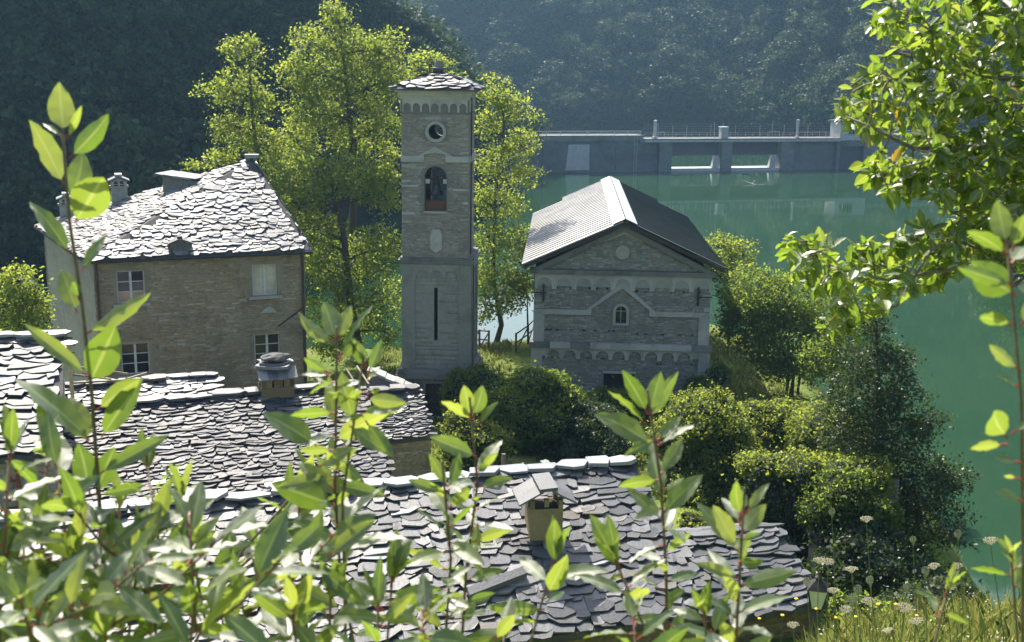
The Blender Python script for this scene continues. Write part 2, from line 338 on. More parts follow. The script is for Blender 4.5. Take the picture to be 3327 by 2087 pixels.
# ---------------------------------------------------------------- leaves in numpy
def leaf_quads(c, size, rng, aspect=.55, up=.0, jitter=.35, nrm=None):
    """one kite-shaped leaf at every point of c; up > 0 turns leaf faces towards the sky, nrm towards given normals"""
    n = len(c); d = rng.normal(size=(n, 3)); d[:, 2] *= (1-.5*up); d /= np.linalg.norm(d, axis=1)[:, None]
    w = rng.normal(size=(n, 3)); w[:, 2] += up*2.2
    if nrm is not None: w = w*.6+nrm*1.1
    s = np.cross(d, w); s /= np.linalg.norm(s, axis=1)[:, None]+1e-9
    nn = np.cross(s, d)
    L = size*(1+jitter*rng.normal(size=n)).clip(.4, 2)[:, None]
    a = c-d*L*.5; b = c+d*L*.5; m = c-d*L*.06; k = nn*L*.09
    v = np.stack([a, m+s*L*aspect*.5+k, b, m-s*L*aspect*.5+k], 1).reshape(-1, 3)
    i = np.arange(n)*4; f = np.stack([i, i+1, i+2, i+3], -1)
    return v, f, rng.random(n)
def blob_points(rng, blobs, n, per, sig, shell=.55, flat=.65):
    """clusters spread through ellipsoids, then leaves spread round every cluster"""
    vol = np.array([b[1][0]*b[1][1]*b[1][2] for b in blobs])**(2/3.); k = rng.choice(len(blobs), n, p=vol/vol.sum())
    d = rng.normal(size=(n, 3)); d /= np.linalg.norm(d, axis=1)[:, None]; r = (shell+(1-shell)*rng.random(n)**.7)
    r *= 1+.16*np.sin(d[:, 0]*5+k*2.1)*np.sin(d[:, 2]*6+k)+.10*rng.normal(size=n)
    C = np.array([b[0] for b in blobs])[k]; Rr = np.array([b[1] for b in blobs])[k]
    cc = C+d*Rr*r[:, None]
    m = rng.poisson(per, n).clip(2); idx = np.repeat(np.arange(n), m)
    p = cc[idx]+rng.normal(size=(len(idx), 3))*np.array([sig, sig, sig*flat])
    return cc, p, d[idx]
# ---------------------------------------------------------------- crowns used on the hills
crowns = []
for k in range(5):
    rng = np.random.default_rng(40+k); bl = [((0, 0, 0), (3.4, 3.4, 3.6))]
    for j in range(9):
        a = rng.random()*6.28; e = rng.random()*1.4-.35; rr = 1.3+rng.random()*.9
        bl.append(((2.7*math.cos(a)*math.cos(e), 2.7*math.sin(a)*math.cos(e), 3.1*math.sin(e)), (rr, rr, rr*.85)))
    cc, p, nd = blob_points(rng, bl, 300, 12, .33, .8)
    v, f, t = leaf_quads(p, .42, rng, .7, .35, nrm=nd)
    crowns.append(fast_mesh('hill_crown', v, f, t*.5))
    crowns[-1].materials.append(M['leaf_far'])
src = []
def hill_tree(px, py, fz, sc, k, label, h=None):
    v = ray(px, py); t = 60.
    while t < 600:
        q = cC+v*t
        if q[2] <= fz(q[0], q[1])+3.2*sc: break
        t += .5
    g = float(fz(q[0], q[1]))
    r = empty('hillside_tree', (q[0], q[1], g), label, 'tree', 'trees standing out on the wooded hillsides')
    Geo().tube([(q[0], q[1], g-1), (q[0]+.3, q[1], g+2.2*sc), (q[0], q[1], q[2])], [.3*sc, .22*sc, .1*sc], 7).build('trunk', M['bark'], r)
    c = bpy.data.objects.new('crown', crowns[k]); COL.objects.link(c); c.parent = r; c.location = Vector([float(a) for a in q])-r.location; c.scale = (sc, sc, sc*1.05); c.rotation_euler = (0, 0, px*.7)
    src.append(c); return r
hill_tree(555, 95, left_z, 1.05, 0, 'rounded pale tree catching light on the dark left hillside')
hill_tree(760, 60, left_z, 1.2, 1, 'large tree high on the left hillside, just behind the tallest sunlit tree')
hill_tree(985, 55, right_z, 1.9, 2, 'hazy bright tree at top of picture in the notch between both hills')
hill_tree(1700, 235, right_z, 1.6, 3, 'broad tree on the hazy hillside above the middle dam gates')
hill_tree(2110, 225, right_z, 1.5, 4, 'pale tree on the hazy hillside above the gatehouse roof')
def forest(name, label, fz, x0, x1, y0, y1, n, seed, smin=.8, smax=1.35, zmin=-2.2):
    rng = np.random.default_rng(seed); x = rng.uniform(x0, x1, n*6); y = rng.uniform(y0, y1, n*6); z = fz(x, y)
    ok = (z > zmin)
    pts = np.stack([x, y, z], -1)[ok][:n*4]
    keep = []; cell = {}
    for p in pts:                                       # thin out trunks that stand too close
        c = (int(p[0]//3.2), int(p[1]//2.6))
        if any((c[0]+a, c[1]+b) in cell and np.hypot(*(cell[(c[0]+a, c[1]+b)][:2]-p[:2])) < 2.9 for a in (-1, 0, 1) for b in (-1, 0, 1)): continue
        cell[c] = p; keep.append(p)
        if len(keep) >= n: break
    pts = np.array(keep); m = len(pts); s = rng.uniform(smin, smax, m); pts[:, 2] += 2.6*s
    me = bpy.data.meshes.new(name); me.vertices.add(m); me.vertices.foreach_set('co', pts.astype(np.float32).ravel())
    for nm, arr in (('sc', s), ('rot', rng.random(m)*6.28)):
        a = me.attributes.new(nm, 'FLOAT', 'POINT'); a.data.foreach_set('value', arr.astype(np.float32))
    o = bpy.data.objects.new(name, me); COL.objects.link(o); tag(o, label, 'forest', kind='stuff')
    ng = bpy.data.node_groups.new(name, 'GeometryNodeTree')
    ng.interface.new_socket('Geometry', in_out='INPUT', socket_type='NodeSocketGeometry'); ng.interface.new_socket('Geometry', in_out='OUTPUT', socket_type='NodeSocketGeometry')
    i = ng.nodes.new('NodeGroupInput'); q = ng.nodes.new('NodeGroupOutput'); ip = ng.nodes.new('GeometryNodeInstanceOnPoints'); j = ng.nodes.new('GeometryNodeJoinGeometry'); L = ng.links.new
    for c in src:
        oi = ng.nodes.new('GeometryNodeObjectInfo'); oi.inputs[0].default_value = c; oi.inputs['As Instance'].default_value = True; L(oi.outputs['Geometry'], j.inputs[0])
    a1 = ng.nodes.new('GeometryNodeInputNamedAttribute'); a1.data_type = 'FLOAT'; a1.inputs[0].default_value = 'sc'
    a2 = ng.nodes.new('GeometryNodeInputNamedAttribute'); a2.data_type = 'FLOAT'; a2.inputs[0].default_value = 'rot'
    cx = ng.nodes.new('ShaderNodeCombineXYZ'); L(a2.outputs[0], cx.inputs[2]); er = ng.nodes.new('FunctionNodeEulerToRotation'); L(cx.outputs[0], er.inputs[0])
    ip.inputs['Pick Instance'].default_value = True
    L(i.outputs[0], ip.inputs['Points']); L(j.outputs[0], ip.inputs['Instance']); L(a1.outputs[0], ip.inputs['Scale']); L(er.outputs[0], ip.inputs['Rotation']); L(ip.outputs[0], q.inputs[0])
    md = o.modifiers.new('trees', 'NODES'); md.node_group = ng; return o
forest('left_hill_forest', 'dense dark shaded woodland covering the left hillside', left_z, -170, 25, 60, 300, 2600, 3, 1.0, 1.6)
forest('right_hill_forest', 'hazy woodland covering the far hillside behind the dam', right_z, -130, 270, 105, 470, 4200, 5, 1.0, 1.7)
forest('right_bank_forest', 'dark trees along the right lake shore behind the overhanging branches', bank_z, 40, 84, 45, 140, 420, 8, .5, .85)
# ================================================================ DAM
_o = atz(2300/K, 556/K, ZW); DA = rad(15.4)
D_ = Plane(_o, (math.cos(DA), math.sin(DA), 0)); dn = D_.n                     # n points to the camera
dam = empty('dam', _o, 'long grey concrete dam with two gate openings across the lake', 'dam')
def dpx(x, y): return D_.hn(x, y)
def dbox(g, x0, y0, x1, y1, n0, n1, t=0.):
    u0, w1 = dpx(x0, (y0)); u1, w0 = dpx(x1, y1)
    return g.box(D_.P(u0, w0, n1), D_.u*(u1-u0), -dn*(n1-n0), D_.w*(w1-w0), t)
def dboxuw(g, u0, w0, u1, w1, n0, n1, t=0.): return g.box(D_.P(u0, w0, n1), D_.u*(u1-u0), -dn*(n1-n0), D_.w*(w1-w0), t)
uL = dpx(1500, 556)[0]-25; uA = dpx(2085, 556)[0]; uB = dpx(2177, 556)[0]; uC1 = dpx(2338, 556)[0]; uC2 = dpx(2371, 556)[0]; uD = dpx(2530, 556)[0]; uG0 = dpx(2717, 556)[0]; uG1 = dpx(2815, 556)[0]; uR = uG1+66
wC = dpx(2000, 459)[1]; wDk = dpx(2300, 450)[1]; wDl = dpx(2300, 462)[1]; wGt = dpx(2250, 507)[1]; wSl = dpx(2450, 545)[1]
g = Geo(); dboxuw(g, uL, -3, uA, wC, -3, 0, .2); dboxuw(g, uA+.003, -3, uB-2.4, wDl-.1, -3, -.4, .25); g.build('left_wall', M['concrete'], dam)
g = Geo(); dboxuw(g, uL, wC+.003, uA, wC+1.0, -3.4, .25, .5); g.build('parapet', M['concrete'], dam)
for a, b in ((uB-2.4, uB), (uC1, uC2), (uD, uD+2.6)):
    g = Geo(); dboxuw(g, a, -3, b, wDl-.003, -3.5, .55, .7); g.build('pier', M['concrete'], dam)
g = Geo(); dboxuw(g, uD+2.603, -3, uG0-.6, wDl-.1, -3, -.2, .3); g.build('right_wall', M['concrete'], dam)
g = Geo(); dboxuw(g, uA-.8, wDl, uG0-.003, wDk, -3.2, .8, .6); g.build('walkway_deck', M['concrete'], dam)
ul = (uG0-uA)/24
for k in range(24):
    g = Geo(); dboxuw(g, uA+k*ul+.06, wDl+.08, uA+(k+1)*ul-.06, wDl+.42, .803, .95, .4); g.build('lit_edge_band', M['concrete_pale'], dam)  # pale blocks put the deck's lit band into colour
for a, b, xb in ((uB, uC1, 2318), (uC2, uD, 2503)):
    g = Geo(); dboxuw(g, a+.003, wGt, b-.003, wDl-.004, -1.4, -.9, .2); g.build('gate_leaf', M['concrete_dark'], dam)
    g = Geo(); dboxuw(g, a+.003, -3, b-.003, wSl, -3.2, .2, .8); g.build('spillway_sill', M['concrete_pale'], dam)
    ub = dpx(xb, 545)[0]; uw = .95; h = wGt-wSl
    g = Geo(); g.prism([D_.P(ub-.35, wSl+.003, .1), D_.P(ub+uw, wSl+.003, .1), D_.P(ub+uw, wSl+h, .1), D_.P(ub+.15, wSl+h, .1)], -dn*.8); g.build('guide_block', M['concrete_pale'], dam)
    g = Geo(); dboxuw(g, ub+uw+.22, wSl+.003, ub+uw+.42, wSl+h*.85, -.4, .0); g.build('guide_rail', M['concrete_pale'], dam)
g = Geo(); dboxuw(g, uG0-.597, -3, uG0+.2, wDl+.2, -3.6, .5, .5); dboxuw(g, uG1-1.2, -3, uG1, wDl+.2, -3.6, .5, .5); dboxuw(g, uG0+.2, wDl-.9, uG1-1.2, wDl+.2, -3.6, .5, .5); g.build('intake_portal', M['concrete'], dam)
g = Geo(); dboxuw(g, uG0+.203, -3, uG1-1.203, wDl-.903, -3.4, -.5); g.build('recess_shade', M['concrete_dark'], dam)  # dark panel; the recess's shade is put into its colour
g = Geo(); dboxuw(g, uG1+.003, -3, uR, wC, -3, 0, .2); dboxuw(g, uG1+.003, wC+.003, uR, wC+1.0, -3.4, .25, .5); g.build('far_wall', M['concrete'], dam)
# pale patch of new render on the left wall, joints, ladder
g = Geo(); a = dpx(1837, 550); b = dpx(1917, 470); g.prism([D_.P(a[0], .4, .004), D_.P(b[0], .4, .004), D_.P(b[0]-.1, b[1], .004), D_.P(a[0]+.5, b[1], .004)], dn*.03); g.build('render_patch', M['concrete_pale'], dam)
for x in (1762, 2000):
    g = Geo(); a = dpx(x, 500)[0]; dboxuw(g, a-.12, .2, a+.12, wC-.2, .003, .03); g.build('wall_joint', M['concrete_dark'], dam)
g = Geo(); a = dpx(2058, 500)[0]
for s in (0, .5): dboxuw(g, a+s, .1, a+s+.06, wC+1.1, .26, .32)
for k in range(16): dboxuw(g, a+.06, .3+k*.32, a+.5, .34+k*.32, .27, .31)
g.build('ladder', M['rail'], dam)
# railings
for a, b in ((uL, uA-.4), (uG1+.1, uR)):
    for w in (1.25, 1.62):
        g = Geo(); dboxuw(g, a, wC+w, b, wC+w+.16, -.1, .02); g.build('handrail', M['rail'], dam)
    k = a; me = None
    while k < b:
        if me is None: ob = dboxuw(Geo(), k, wC+1.003, k+.08, wC+1.8, -.15, -.07).build('rail_post', M['rail'], dam); me = ob; k0 = k
        else: ob = me.copy(); COL.objects.link(ob); ob.location = me.location+Vector([float(c) for c in D_.u*(k-k0)])
        k += 2.5
g = Geo()
for w in (.35, .7, 1.05): dboxuw(g, uA, wDk+w, uG0-.05, wDk+w+.035, .6, .64)
k = uA
while k < uG0-.1: dboxuw(g, k, wDk+.003, k+.05, wDk+1.08, .6, .65); k += 1.5
g.build('walkway_rail', M['rail'], dam)
for x, y in ((2252, 410), (2331, 410), (2343, 400), (2371, 405), (2412, 410), (2492, 408), (2534, 399), (2572, 409), (2614, 392), (2650, 408), (2206, 412), (2157, 405)):
    g = Geo(); a, w = dpx(x, y); g.tube([D_.P(a, wDk+.003, -2.7), D_.P(a, w, -2.7)], .035, 6); g.build('fence_post', M['rail'], dam)
g = Geo()
for q in range(5): dboxuw(g, uA+1, wDk+.7+q*.42, uG0-.1, wDk+.712+q*.42, -2.7, -2.69)
g.build('fence_wire', M['rail'], dam)
for x0, x1, y in ((2508, 2541, 429), (2146, 2166, 431), (2600, 2692, 431)):
    g = Geo(); a = dpx(x0, y); b = dpx(x1, y)
    g.tube([D_.P(a[0], wDk+.003, -1), D_.P(a[0], a[1], -1), D_.P(b[0], a[1], -1), D_.P(b[0], wDk+.003, -1)], .06, 6); g.build('pipe_frame', M['rail'], dam)
for x0, x1, y, lab in ((2123, 2134, 392, 'left'), (2586, 2597, 390, 'right')):
    a = dpx(x0, 448)[0]; b = dpx(x1, y); r = (b[0]-a)*.55; c = D_.P((a+b[0])/2, wDk, 0)
    o = tag(Geo().lathe(c+np.array([0, 0, .004]), [(r*1.7, 0), (r*1.7, .3), (r, .45), (r, b[1]-wDk-.25), (r*1.2, b[1]-wDk-.22), (r*1.1, b[1]-wDk), (.02, b[1]-wDk+.12)], 14).build('hoist_cylinder', M['concrete_pale'], dam), 'grey-blue standing hoist cylinder')
g = Geo(); dbox(g, 2341, 414, 2362, 449, -.6, .5); g.build('control_cabinet', M['concrete_pale'], dam)
g = Geo(); a = dpx(2339, 412); b = dpx(2364, 414.5); dboxuw(g, a[0], b[1]+.004, b[0], a[1], -.7, .6); g.build('cabinet_lid', M['white'], dam)
# gatehouse
gh = empty('gatehouse', D_.P(uG0, wDl+.2, 0), 'small pale concrete gatehouse with a square window on the dam', 'gatehouse')
wG0 = wDl+.203; wG1 = dpx(2760, 397)[1]; a0 = dpx(2742, 437); a1 = dpx(2786, 408); th = .25
g = Geo()
for n in (.4, -3.0):
    dboxuw(g, uG0, wG0, a0[0], wG1, n-th, n); dboxuw(g, a1[0], wG0, uG1, wG1, n-th, n); dboxuw(g, a0[0], wG0, a1[0], a0[1], n-th, n); dboxuw(g, a0[0], a1[1], a1[0], wG1, n-th, n)
dboxuw(g, uG0, wG0, uG0+th, wG1, -3.0, .4-th-.003); dboxuw(g, uG1-th, wG0, uG1, wG1, -3.0, .4-th-.003)
g.build('wall', M['concrete_pale'], gh)
g = Geo(); dboxuw(g, uG0-.3, wG1+.003, uG1+.3, wG1+.28, -3.6, .7); g.build('roof_slab', M['concrete'], gh)
for q in range(1, 3):
    g = Geo(); uu = a0[0]+(a1[0]-a0[0])*q/3; dboxuw(g, uu-.05, a0[1]+.003, uu+.05, a1[1]-.003, .25, .32); g.build('window_bar', M['iron'], gh)
# driftwood on the water
q = atz(2455/K, 600/K, ZW)
tag(Geo().tube([q, q+np.array([-1.1, .8, .25]), q+np.array([-2, 1.6, .6])], [.06, .045, .015], 6).tube([q+np.array([-.5, .35, .1]), q+np.array([.1, 1, .7])], [.03, .01], 5).tube([q, q+np.array([.8, .1, .02]), q+np.array([1.5, -.15, .08])], [.06, .07, .02], 6).build('driftwood_branch', M['rail']), 'bare pale branch floating on the water before the dam gates', 'driftwood')
# ================================================================ MASONRY AND SLATE TOOLS
def unit(v): v = np.asarray(v, float); return v/np.linalg.norm(v)
def slab_variants(n, seed):
    rng = np.random.default_rng(seed); out = []
    for k in range(n):
        m = rng.integers(5, 10); a = np.sort((np.arange(m)+rng.uniform(-.38, .38, m)+rng.random())/m*2*np.pi)
        x = np.cos(a); y = np.sin(a); q = np.maximum(np.abs(x), np.abs(y))**.82; x = .52*x/q*rng.uniform(.82, 1.08, m); y = .5+.52*y/q*rng.uniform(.78, 1.1, m)
        e = .03; top = [(px*(1-e), .5+(py-.5)*(1-e), 1+rng.uniform(-.25, .15)) for px, py in zip(x, y)]; bot = [(px, py, 0) for px, py in zip(x, y)]
        f = [tuple(range(m, 2*m))]+[(i, (i+1) % m, m+(i+1) % m, m+i) for i in range(m)]+[tuple(range(m))[::-1]]
        out.append((np.array(bot+top), f))
    return out
SLABS = slab_variants(16, 5)
slab_me = {}
def slab_mesh(k, mat):
    key = (k, mat.name)
    if key not in slab_me:
        v, f = SLABS[k]; me = bpy.data.meshes.new('slate'); me.from_pydata([tuple(p) for p in v], [], f); me.update(); me.materials.append(mat); slab_me[key] = me
    return slab_me[key]
def place(name, me, parent, o, ax, ay, az, t=None):
    ob = bpy.data.objects.new(name, me); COL.objects.link(ob); ob.parent = parent; p = wloc(parent)
    ob.matrix_basis = Matrix(((ax[0], ay[0], az[0], o[0]-p[0]), (ax[1], ay[1], az[1], o[1]-p[1]), (ax[2], ay[2], az[2], o[2]-p[2]), (0, 0, 0, 1)))
    return ob
def slates(parent, o, u, v, inside, ur, vr, ex, wr, th, mat, seed, maxn=300, pale=None, palep=.04, rj=.14):
    rng = np.random.default_rng(seed); o = np.asarray(o, float); u = unit(u); v = unit(v); n = np.cross(u, v)
    if n[2] < 0: n = -n
    items = []; vv = vr[0]
    while vv < vr[1]:
        e = ex*rng.uniform(.75, 1.25); x = ur[0]-rng.random()*wr[1]
        while x < ur[1]:
            w = rng.uniform(*wr) if rng.random() > .12 else wr[1]*1.45
            cu, cv = x+w/2, vv+rng.uniform(-.32, .32)*e
            if inside(cu, cv+e*.4) and inside(cu-w*.3, cv+e*.4) and inside(cu+w*.3, cv+e*.4):
                ln = ex*1.75*rng.uniform(.85, 1.25); r = rng.normal()*rj; t = th*rng.uniform(.65, 1.5)
                tilt = (2.1*th)/ln+rng.normal()*.035; roll_ = rng.normal()*.04; lift = th*1.9+rng.random()*th*.5
                a = u*math.cos(r)+v*math.sin(r)+n*roll_; b = unit(-u*math.sin(r)+v*math.cos(r)-n*tilt); c = np.cross(a, b); a = unit(np.cross(b, c))
                p = o+u*cu+v*cv+n*lift; m = mat if pale is None or rng.random() > palep else pale
                items.append((p, a*w*1.08, b*ln, c*t, int(rng.integers(len(SLABS))), m))
            x += w
        vv += e
    def score(it):
        px, py, z = proj(it[0]); s = np.linalg.norm(it[1])*np.linalg.norm(it[2])/(z*z)
        return s if -20 < px < 2430 and -20 < py < 1532 else s*1e-4
    items.sort(key=score, reverse=True)
    for p, a, b, c, k, m in items[:maxn]: place('slate', slab_mesh(k, m), parent, p, a, b, c)
    rest = items[maxn:]
    if rest:
        g = Geo()
        for p, a, b, c, k, m in rest:
            sv, sf = SLABS[k]; g.add(p+sv[:, :1]*a+sv[:, 1:2]*b+sv[:, 2:]*c, sf, rng.random())
        g.build('far_slates', mat, parent, kind='stuff')
def masonry(parent, P, ur, wr, mat, seed, ok=lambda u, w: True, hr=(.04, .10), lr=(.1, .42), dr=(.003, .03), name='masonry', gap=.008, base=0.):
    """coursed rubble: every stone its own block, joined because the courses are thinner than the photo resolves"""
    rng = np.random.default_rng(seed); g = Geo(); w = wr[0]; vs = []; fs = []; ts = []
    while w < wr[1]:
        h = rng.uniform(*hr); u = ur[0]-rng.random()*.3
        while u < ur[1]:
            l = rng.uniform(*lr); u1 = min(u+l, ur[1]); u0 = max(u, ur[0]); w1 = min(w+h, wr[1])
            if u1-u0 > .04 and all(ok(u0+(u1-u0)*q, (w+w1)/2) for q in (0, .17, .33, .5, .67, .83, 1)) and ok((u0+u1)/2, w1) and ok(u0, w1) and ok(u1, w1):
                d = base+rng.uniform(*dr); j = lambda: rng.uniform(-.012, .012); b = len(vs)
                vs += [P.P(u0+gap/2, w+gap/2, base), P.P(u1-gap/2, w+gap/2, base), P.P(u1-gap/2, w1-gap/2, base), P.P(u0+gap/2, w1-gap/2, base)]
                vs += [P.P(u0+gap+abs(j()), w+gap+abs(j())*.6, d), P.P(u1-gap-abs(j()), w+gap+abs(j())*.6, d), P.P(u1-gap-abs(j()), w1-gap-abs(j())*.6, d), P.P(u0+gap+abs(j()), w1-gap-abs(j())*.6, d)]
                fs += [(b+4, b+5, b+6, b+7), (b, b+1, b+5, b+4), (b+1, b+2, b+6, b+5), (b+2, b+3, b+7, b+6), (b+3, b, b+4, b+7)]; ts += [rng.random()]*5
            u += l
        w += h
    me = fast_mesh(name, np.array(vs), np.array(fs), ts); o = link(name, me, mat, parent); o['kind'] = 'stuff'; return o
def panel(g, P, u0, u1, w0, w1, holes=(), thick=.4, n0=0., t=0., back=True):
    """wall sheet with rectangular holes (u0,u1,w0,w1) and their reveals"""
    us = sorted({u0, u1, *[h[0] for h in holes], *[h[1] for h in holes]}); ws = sorted({w0, w1, *[h[2] for h in holes], *[h[3] for h in holes]})
    for a, b in zip(us, us[1:]):
        for c, d in zip(ws, ws[1:]):
            if any(h[0] <= a and b <= h[1] and h[2] <= c and d <= h[3] for h in holes): continue
            g.add([P.P(a, c, n0), P.P(b, c, n0), P.P(b, d, n0), P.P(a, d, n0)], [(0, 1, 2, 3)], t)
            if back: g.add([P.P(a, c, n0-thick), P.P(b, c, n0-thick), P.P(b, d, n0-thick), P.P(a, d, n0-thick)], [(3, 2, 1, 0)], t)
    for a, b, c, d in holes:
        q = [P.P(a, c, n0), P.P(b, c, n0), P.P(b, d, n0), P.P(a, d, n0), P.P(a, c, n0-thick), P.P(b, c, n0-thick), P.P(b, d, n0-thick), P.P(a, d, n0-thick)]
        g.add(q, [(0, 1, 5, 4), (1, 2, 6, 5), (2, 3, 7, 6), (3, 0, 4, 7)], t)
def arch_fill(g, P, uc, a, wb, wt, n0, thick, t=0., full=False, seg=14):
    """fills the corners of a hole's bounding rectangle: round head (and foot when full)"""
    r = a
    for k in range(seg):
        A = math.pi*k/seg; B = math.pi*(k+1)/seg
        ua, ub = uc+r*math.cos(A), uc+r*math.cos(B); ha, hb = wt-r+r*math.sin(A), wt-r+r*math.sin(B)
        for nn, fl in ((n0, 0), (n0-thick, 1)):
            q = [P.P(ub, hb, nn), P.P(ua, ha, nn), P.P(ua, wt, nn), P.P(ub, wt, nn)]; g.add(q, [(0, 1, 2, 3)] if not fl else [(3, 2, 1, 0)], t)
        g.add([P.P(ua, ha, n0), P.P(ub, hb, n0), P.P(ub, hb, n0-thick), P.P(ua, ha, n0-thick)], [(0, 1, 2, 3)], t)
        if full:
            ha, hb = wb+r-r*math.sin(A), wb+r-r*math.sin(B)
            for nn, fl in ((n0, 0), (n0-thick, 1)):
                q = [P.P(ub, wb, nn), P.P(ua, wb, nn), P.P(ua, ha, nn), P.P(ub, hb, nn)]; g.add(q, [(0, 1, 2, 3)] if not fl else [(3, 2, 1, 0)], t)
            g.add([P.P(ub, hb, n0), P.P(ua, ha, n0), P.P(ua, ha, n0-thick), P.P(ub, hb, n0-thick)], [(0, 1, 2, 3)], t)
def pbox(g, P, u0, u1, w0, w1, n0, n1, t=0.): return g.box(P.P(u0, w0, n1), P.u*(u1-u0), -P.n*(n1-n0), P.w*(w1-w0), t)
def arcade(parent, P, cu, r, wt, wsp, leg, proud, mat, n0, name='blind_arch', legw=None):
    """a row of blind arches: for each bay a plate with a round cut-out, and its short legs"""
    sp = cu[1]-cu[0]; hw = sp/2
    for c in cu:
        g = Geo(); seg = 10
        for k in range(seg):
            A = math.pi*k/seg; B = math.pi*(k+1)/seg
            ua, ub = c+r*math.cos(A), c+r*math.cos(B); ha, hb = wsp+r*math.sin(A), wsp+r*math.sin(B); n1 = n0+proud
            g.add([P.P(ub, hb, n1), P.P(ua, ha, n1), P.P(ua, wt, n1), P.P(ub, wt, n1)], [(0, 1, 2, 3)])
            g.add([P.P(ua, ha, n1), P.P(ub, hb, n1), P.P(ub, hb, n0), P.P(ua, ha, n0)], [(0, 1, 2, 3)])
        for s in (-1, 1):
            a, b = sorted((c+s*r, c+s*(hw-.002))); pbox(g, P, a, b, wsp-leg, wt, n0, n1)
        g.build(name, mat, parent)
def window(parent, P, u0, u1, w0, w1, inset, nx, ny, panes, frame=M['paint'], sill=True, fr=.055):
    g = Geo(); n1 = -inset; n0 = n1-.06
    pbox(g, P, u0, u0+fr, w0, w1, n0, n1); pbox(g, P, u1-fr, u1, w0, w1, n0, n1); pbox(g, P, u0+fr, u1-fr, w0, w0+fr, n0, n1); pbox(g, P, u0+fr, u1-fr, w1-fr, w1, n0, n1)
    cu = (u0+u1)/2; pbox(g, P, cu-.05, cu+.05, w0+fr, w1-fr, n0, n1+.01)
    for s in (0, 1):
        a, b = (u0+fr, cu-.05) if s == 0 else (cu+.05, u1-fr)
        for k in range(1, ny):
            h = w0+fr+(w1-w0-2*fr)*k/ny; pbox(g, P, a, b, h-.018, h+.018, n0+.01, n1-.005)
    wd = g.build('window', frame, parent); k = 0
    for s in (0, 1):
        a, b = (u0+fr, cu-.05) if s == 0 else (cu+.05, u1-fr)
        for q in range(ny):
            h0 = w0+fr+(w1-w0-2*fr)*q/ny; h1 = w0+fr+(w1-w0-2*fr)*(q+1)/ny
            Geo().add([P.P(a, h0, n0+.02), P.P(b, h0, n0+.02), P.P(b, h1, n0+.02), P.P(a, h1, n0+.02)], [(0, 1, 2, 3)]).build('pane', panes[k % len(panes)], wd); k += 1
    if sill:
        g = Geo(); pbox(g, P, u0-.18, u1+.18, w0-.13, w0-.004, -.05, .13, .5); g.build('sill', M['dress'], wd)
    return wd
def pane_mat(name, col, rough=.08, spec=.6):
    m, nt, p = new_mat(name); g = wpos(nt); nt.links.new(ramp(nt, noise(nt, 1.5, 2, .5, g), [(.3, tuple(c*.7 for c in col)), (.7, tuple(c*1.2 for c in col))]), p.inputs['Base Color'])
    p.inputs['Roughness'].default_value = rough; p.inputs['Specular IOR Level'].default_value = spec; return m
M['glass'] = pane_mat('dark_window_glass', (.012, .013, .018))
M['pane_curtain'] = pane_mat('curtained_pane', (.50, .46, .37), .4, .4)
M['pane_pink'] = pane_mat('pane_with_pink_curtain', (.40, .26, .19), .3, .5)
M['pane_mid'] = pane_mat('half_dark_pane', (.10, .085, .085), .15, .6)
# ================================================================ HOUSE WITH THE PAVILION ROOF
ZE = 8.4
Bc = atz(278/K, 845/K, ZE); Cc = atz(1015/K, 812/K, ZE); Ac = atz(113/K, 732/K, ZE); Dc = aty(820/K, 517/K, 54.0); Ec = Ac+(Cc-Bc)*1.3
house = empty('stone_house', (Bc[0], Bc[1], 0), 'large brown rubble stone house with a pyramid slate roof, left of the bell tower', 'house')
uF = unit(Cc-Bc); uLw = unit(Bc-Ac); ov = .32
nF = np.cross(uF, (0, 0, 1)); nL = np.cross(uLw, (0, 0, 1))
def isect(p, d, q, e):
    A = np.array([[d[0], -e[0]], [d[1], -e[1]]]); s = np.linalg.solve(A, (q-p)[:2]); return p+d*s[0]
wB = isect(Bc-nF*ov, uF, Bc-nL*ov, uLw); wA = Ac-nL*ov-uLw*-.3; wC = Cc-nF*ov-uF*.3; wE = Ec-uF*.3
def gp(p, z): return np.array([p[0], p[1], z])
HF = Plane(gp(wB, 0), uF); HLp = Plane(gp(wA, 0), unit(wB-wA)); HR = Plane(gp(wC, 0), unit(wE-wC)); HBk = Plane(gp(wE, 0), unit(wA-wE))
fw = np.linalg.norm(wC-wB); lw = np.linalg.norm(wB-wA); ztop = ZE-.05
wins = []
for nm, c in (('ul', (383, 881, 468, 993)), ('ur', (822, 857, 899, 963)), ('ll', (397, 1114, 484, 1218)), ('lr', (829, 1083, 909, 1187))):
    a = HF.hn(c[0], c[3]); b = HF.hn(c[2], c[1]); wins.append((a[0], b[0], a[1], b[1]))
wins[0] = (wins[0][0], wins[0][1], wins[1][2], wins[1][3]); wins[2] = (wins[2][0], wins[2][1], wins[3][2], wins[3][3])
g = Geo(); panel(g, HF, 0, fw, -1, ztop, wins, .3); panel(g, HLp, 0, lw, -1, ztop, (), .3); panel(g, HR, 0, np.linalg.norm(wE-wC), -1, ztop, (), .3); panel(g, HBk, 0, np.linalg.norm(wA-wE), -1, ztop, (), .3)
g.build('wall', M['mortar'], house)
inw = lambda u, w: not any(a-.12 < u < b+.12 and c-.05 < w < d+.13 for a, b, c, d in wins)
masonry(house, HF, (0, fw), (-.5, ztop), M['rub_warm'], 21, inw)
masonry(house, HLp, (0, lw), (-.5, ztop), M['plaster'], 22, hr=(.1, .2), lr=(.2, .6), dr=(.002, .012), gap=.006, name='side_masonry')
pn = [[M['pane_pink'], M['pane_mid'], M['pane_mid'], M['pane_pink'], M['pane_mid'], M['glass']], [M['pane_curtain']], [M['glass']], [M['glass']]]
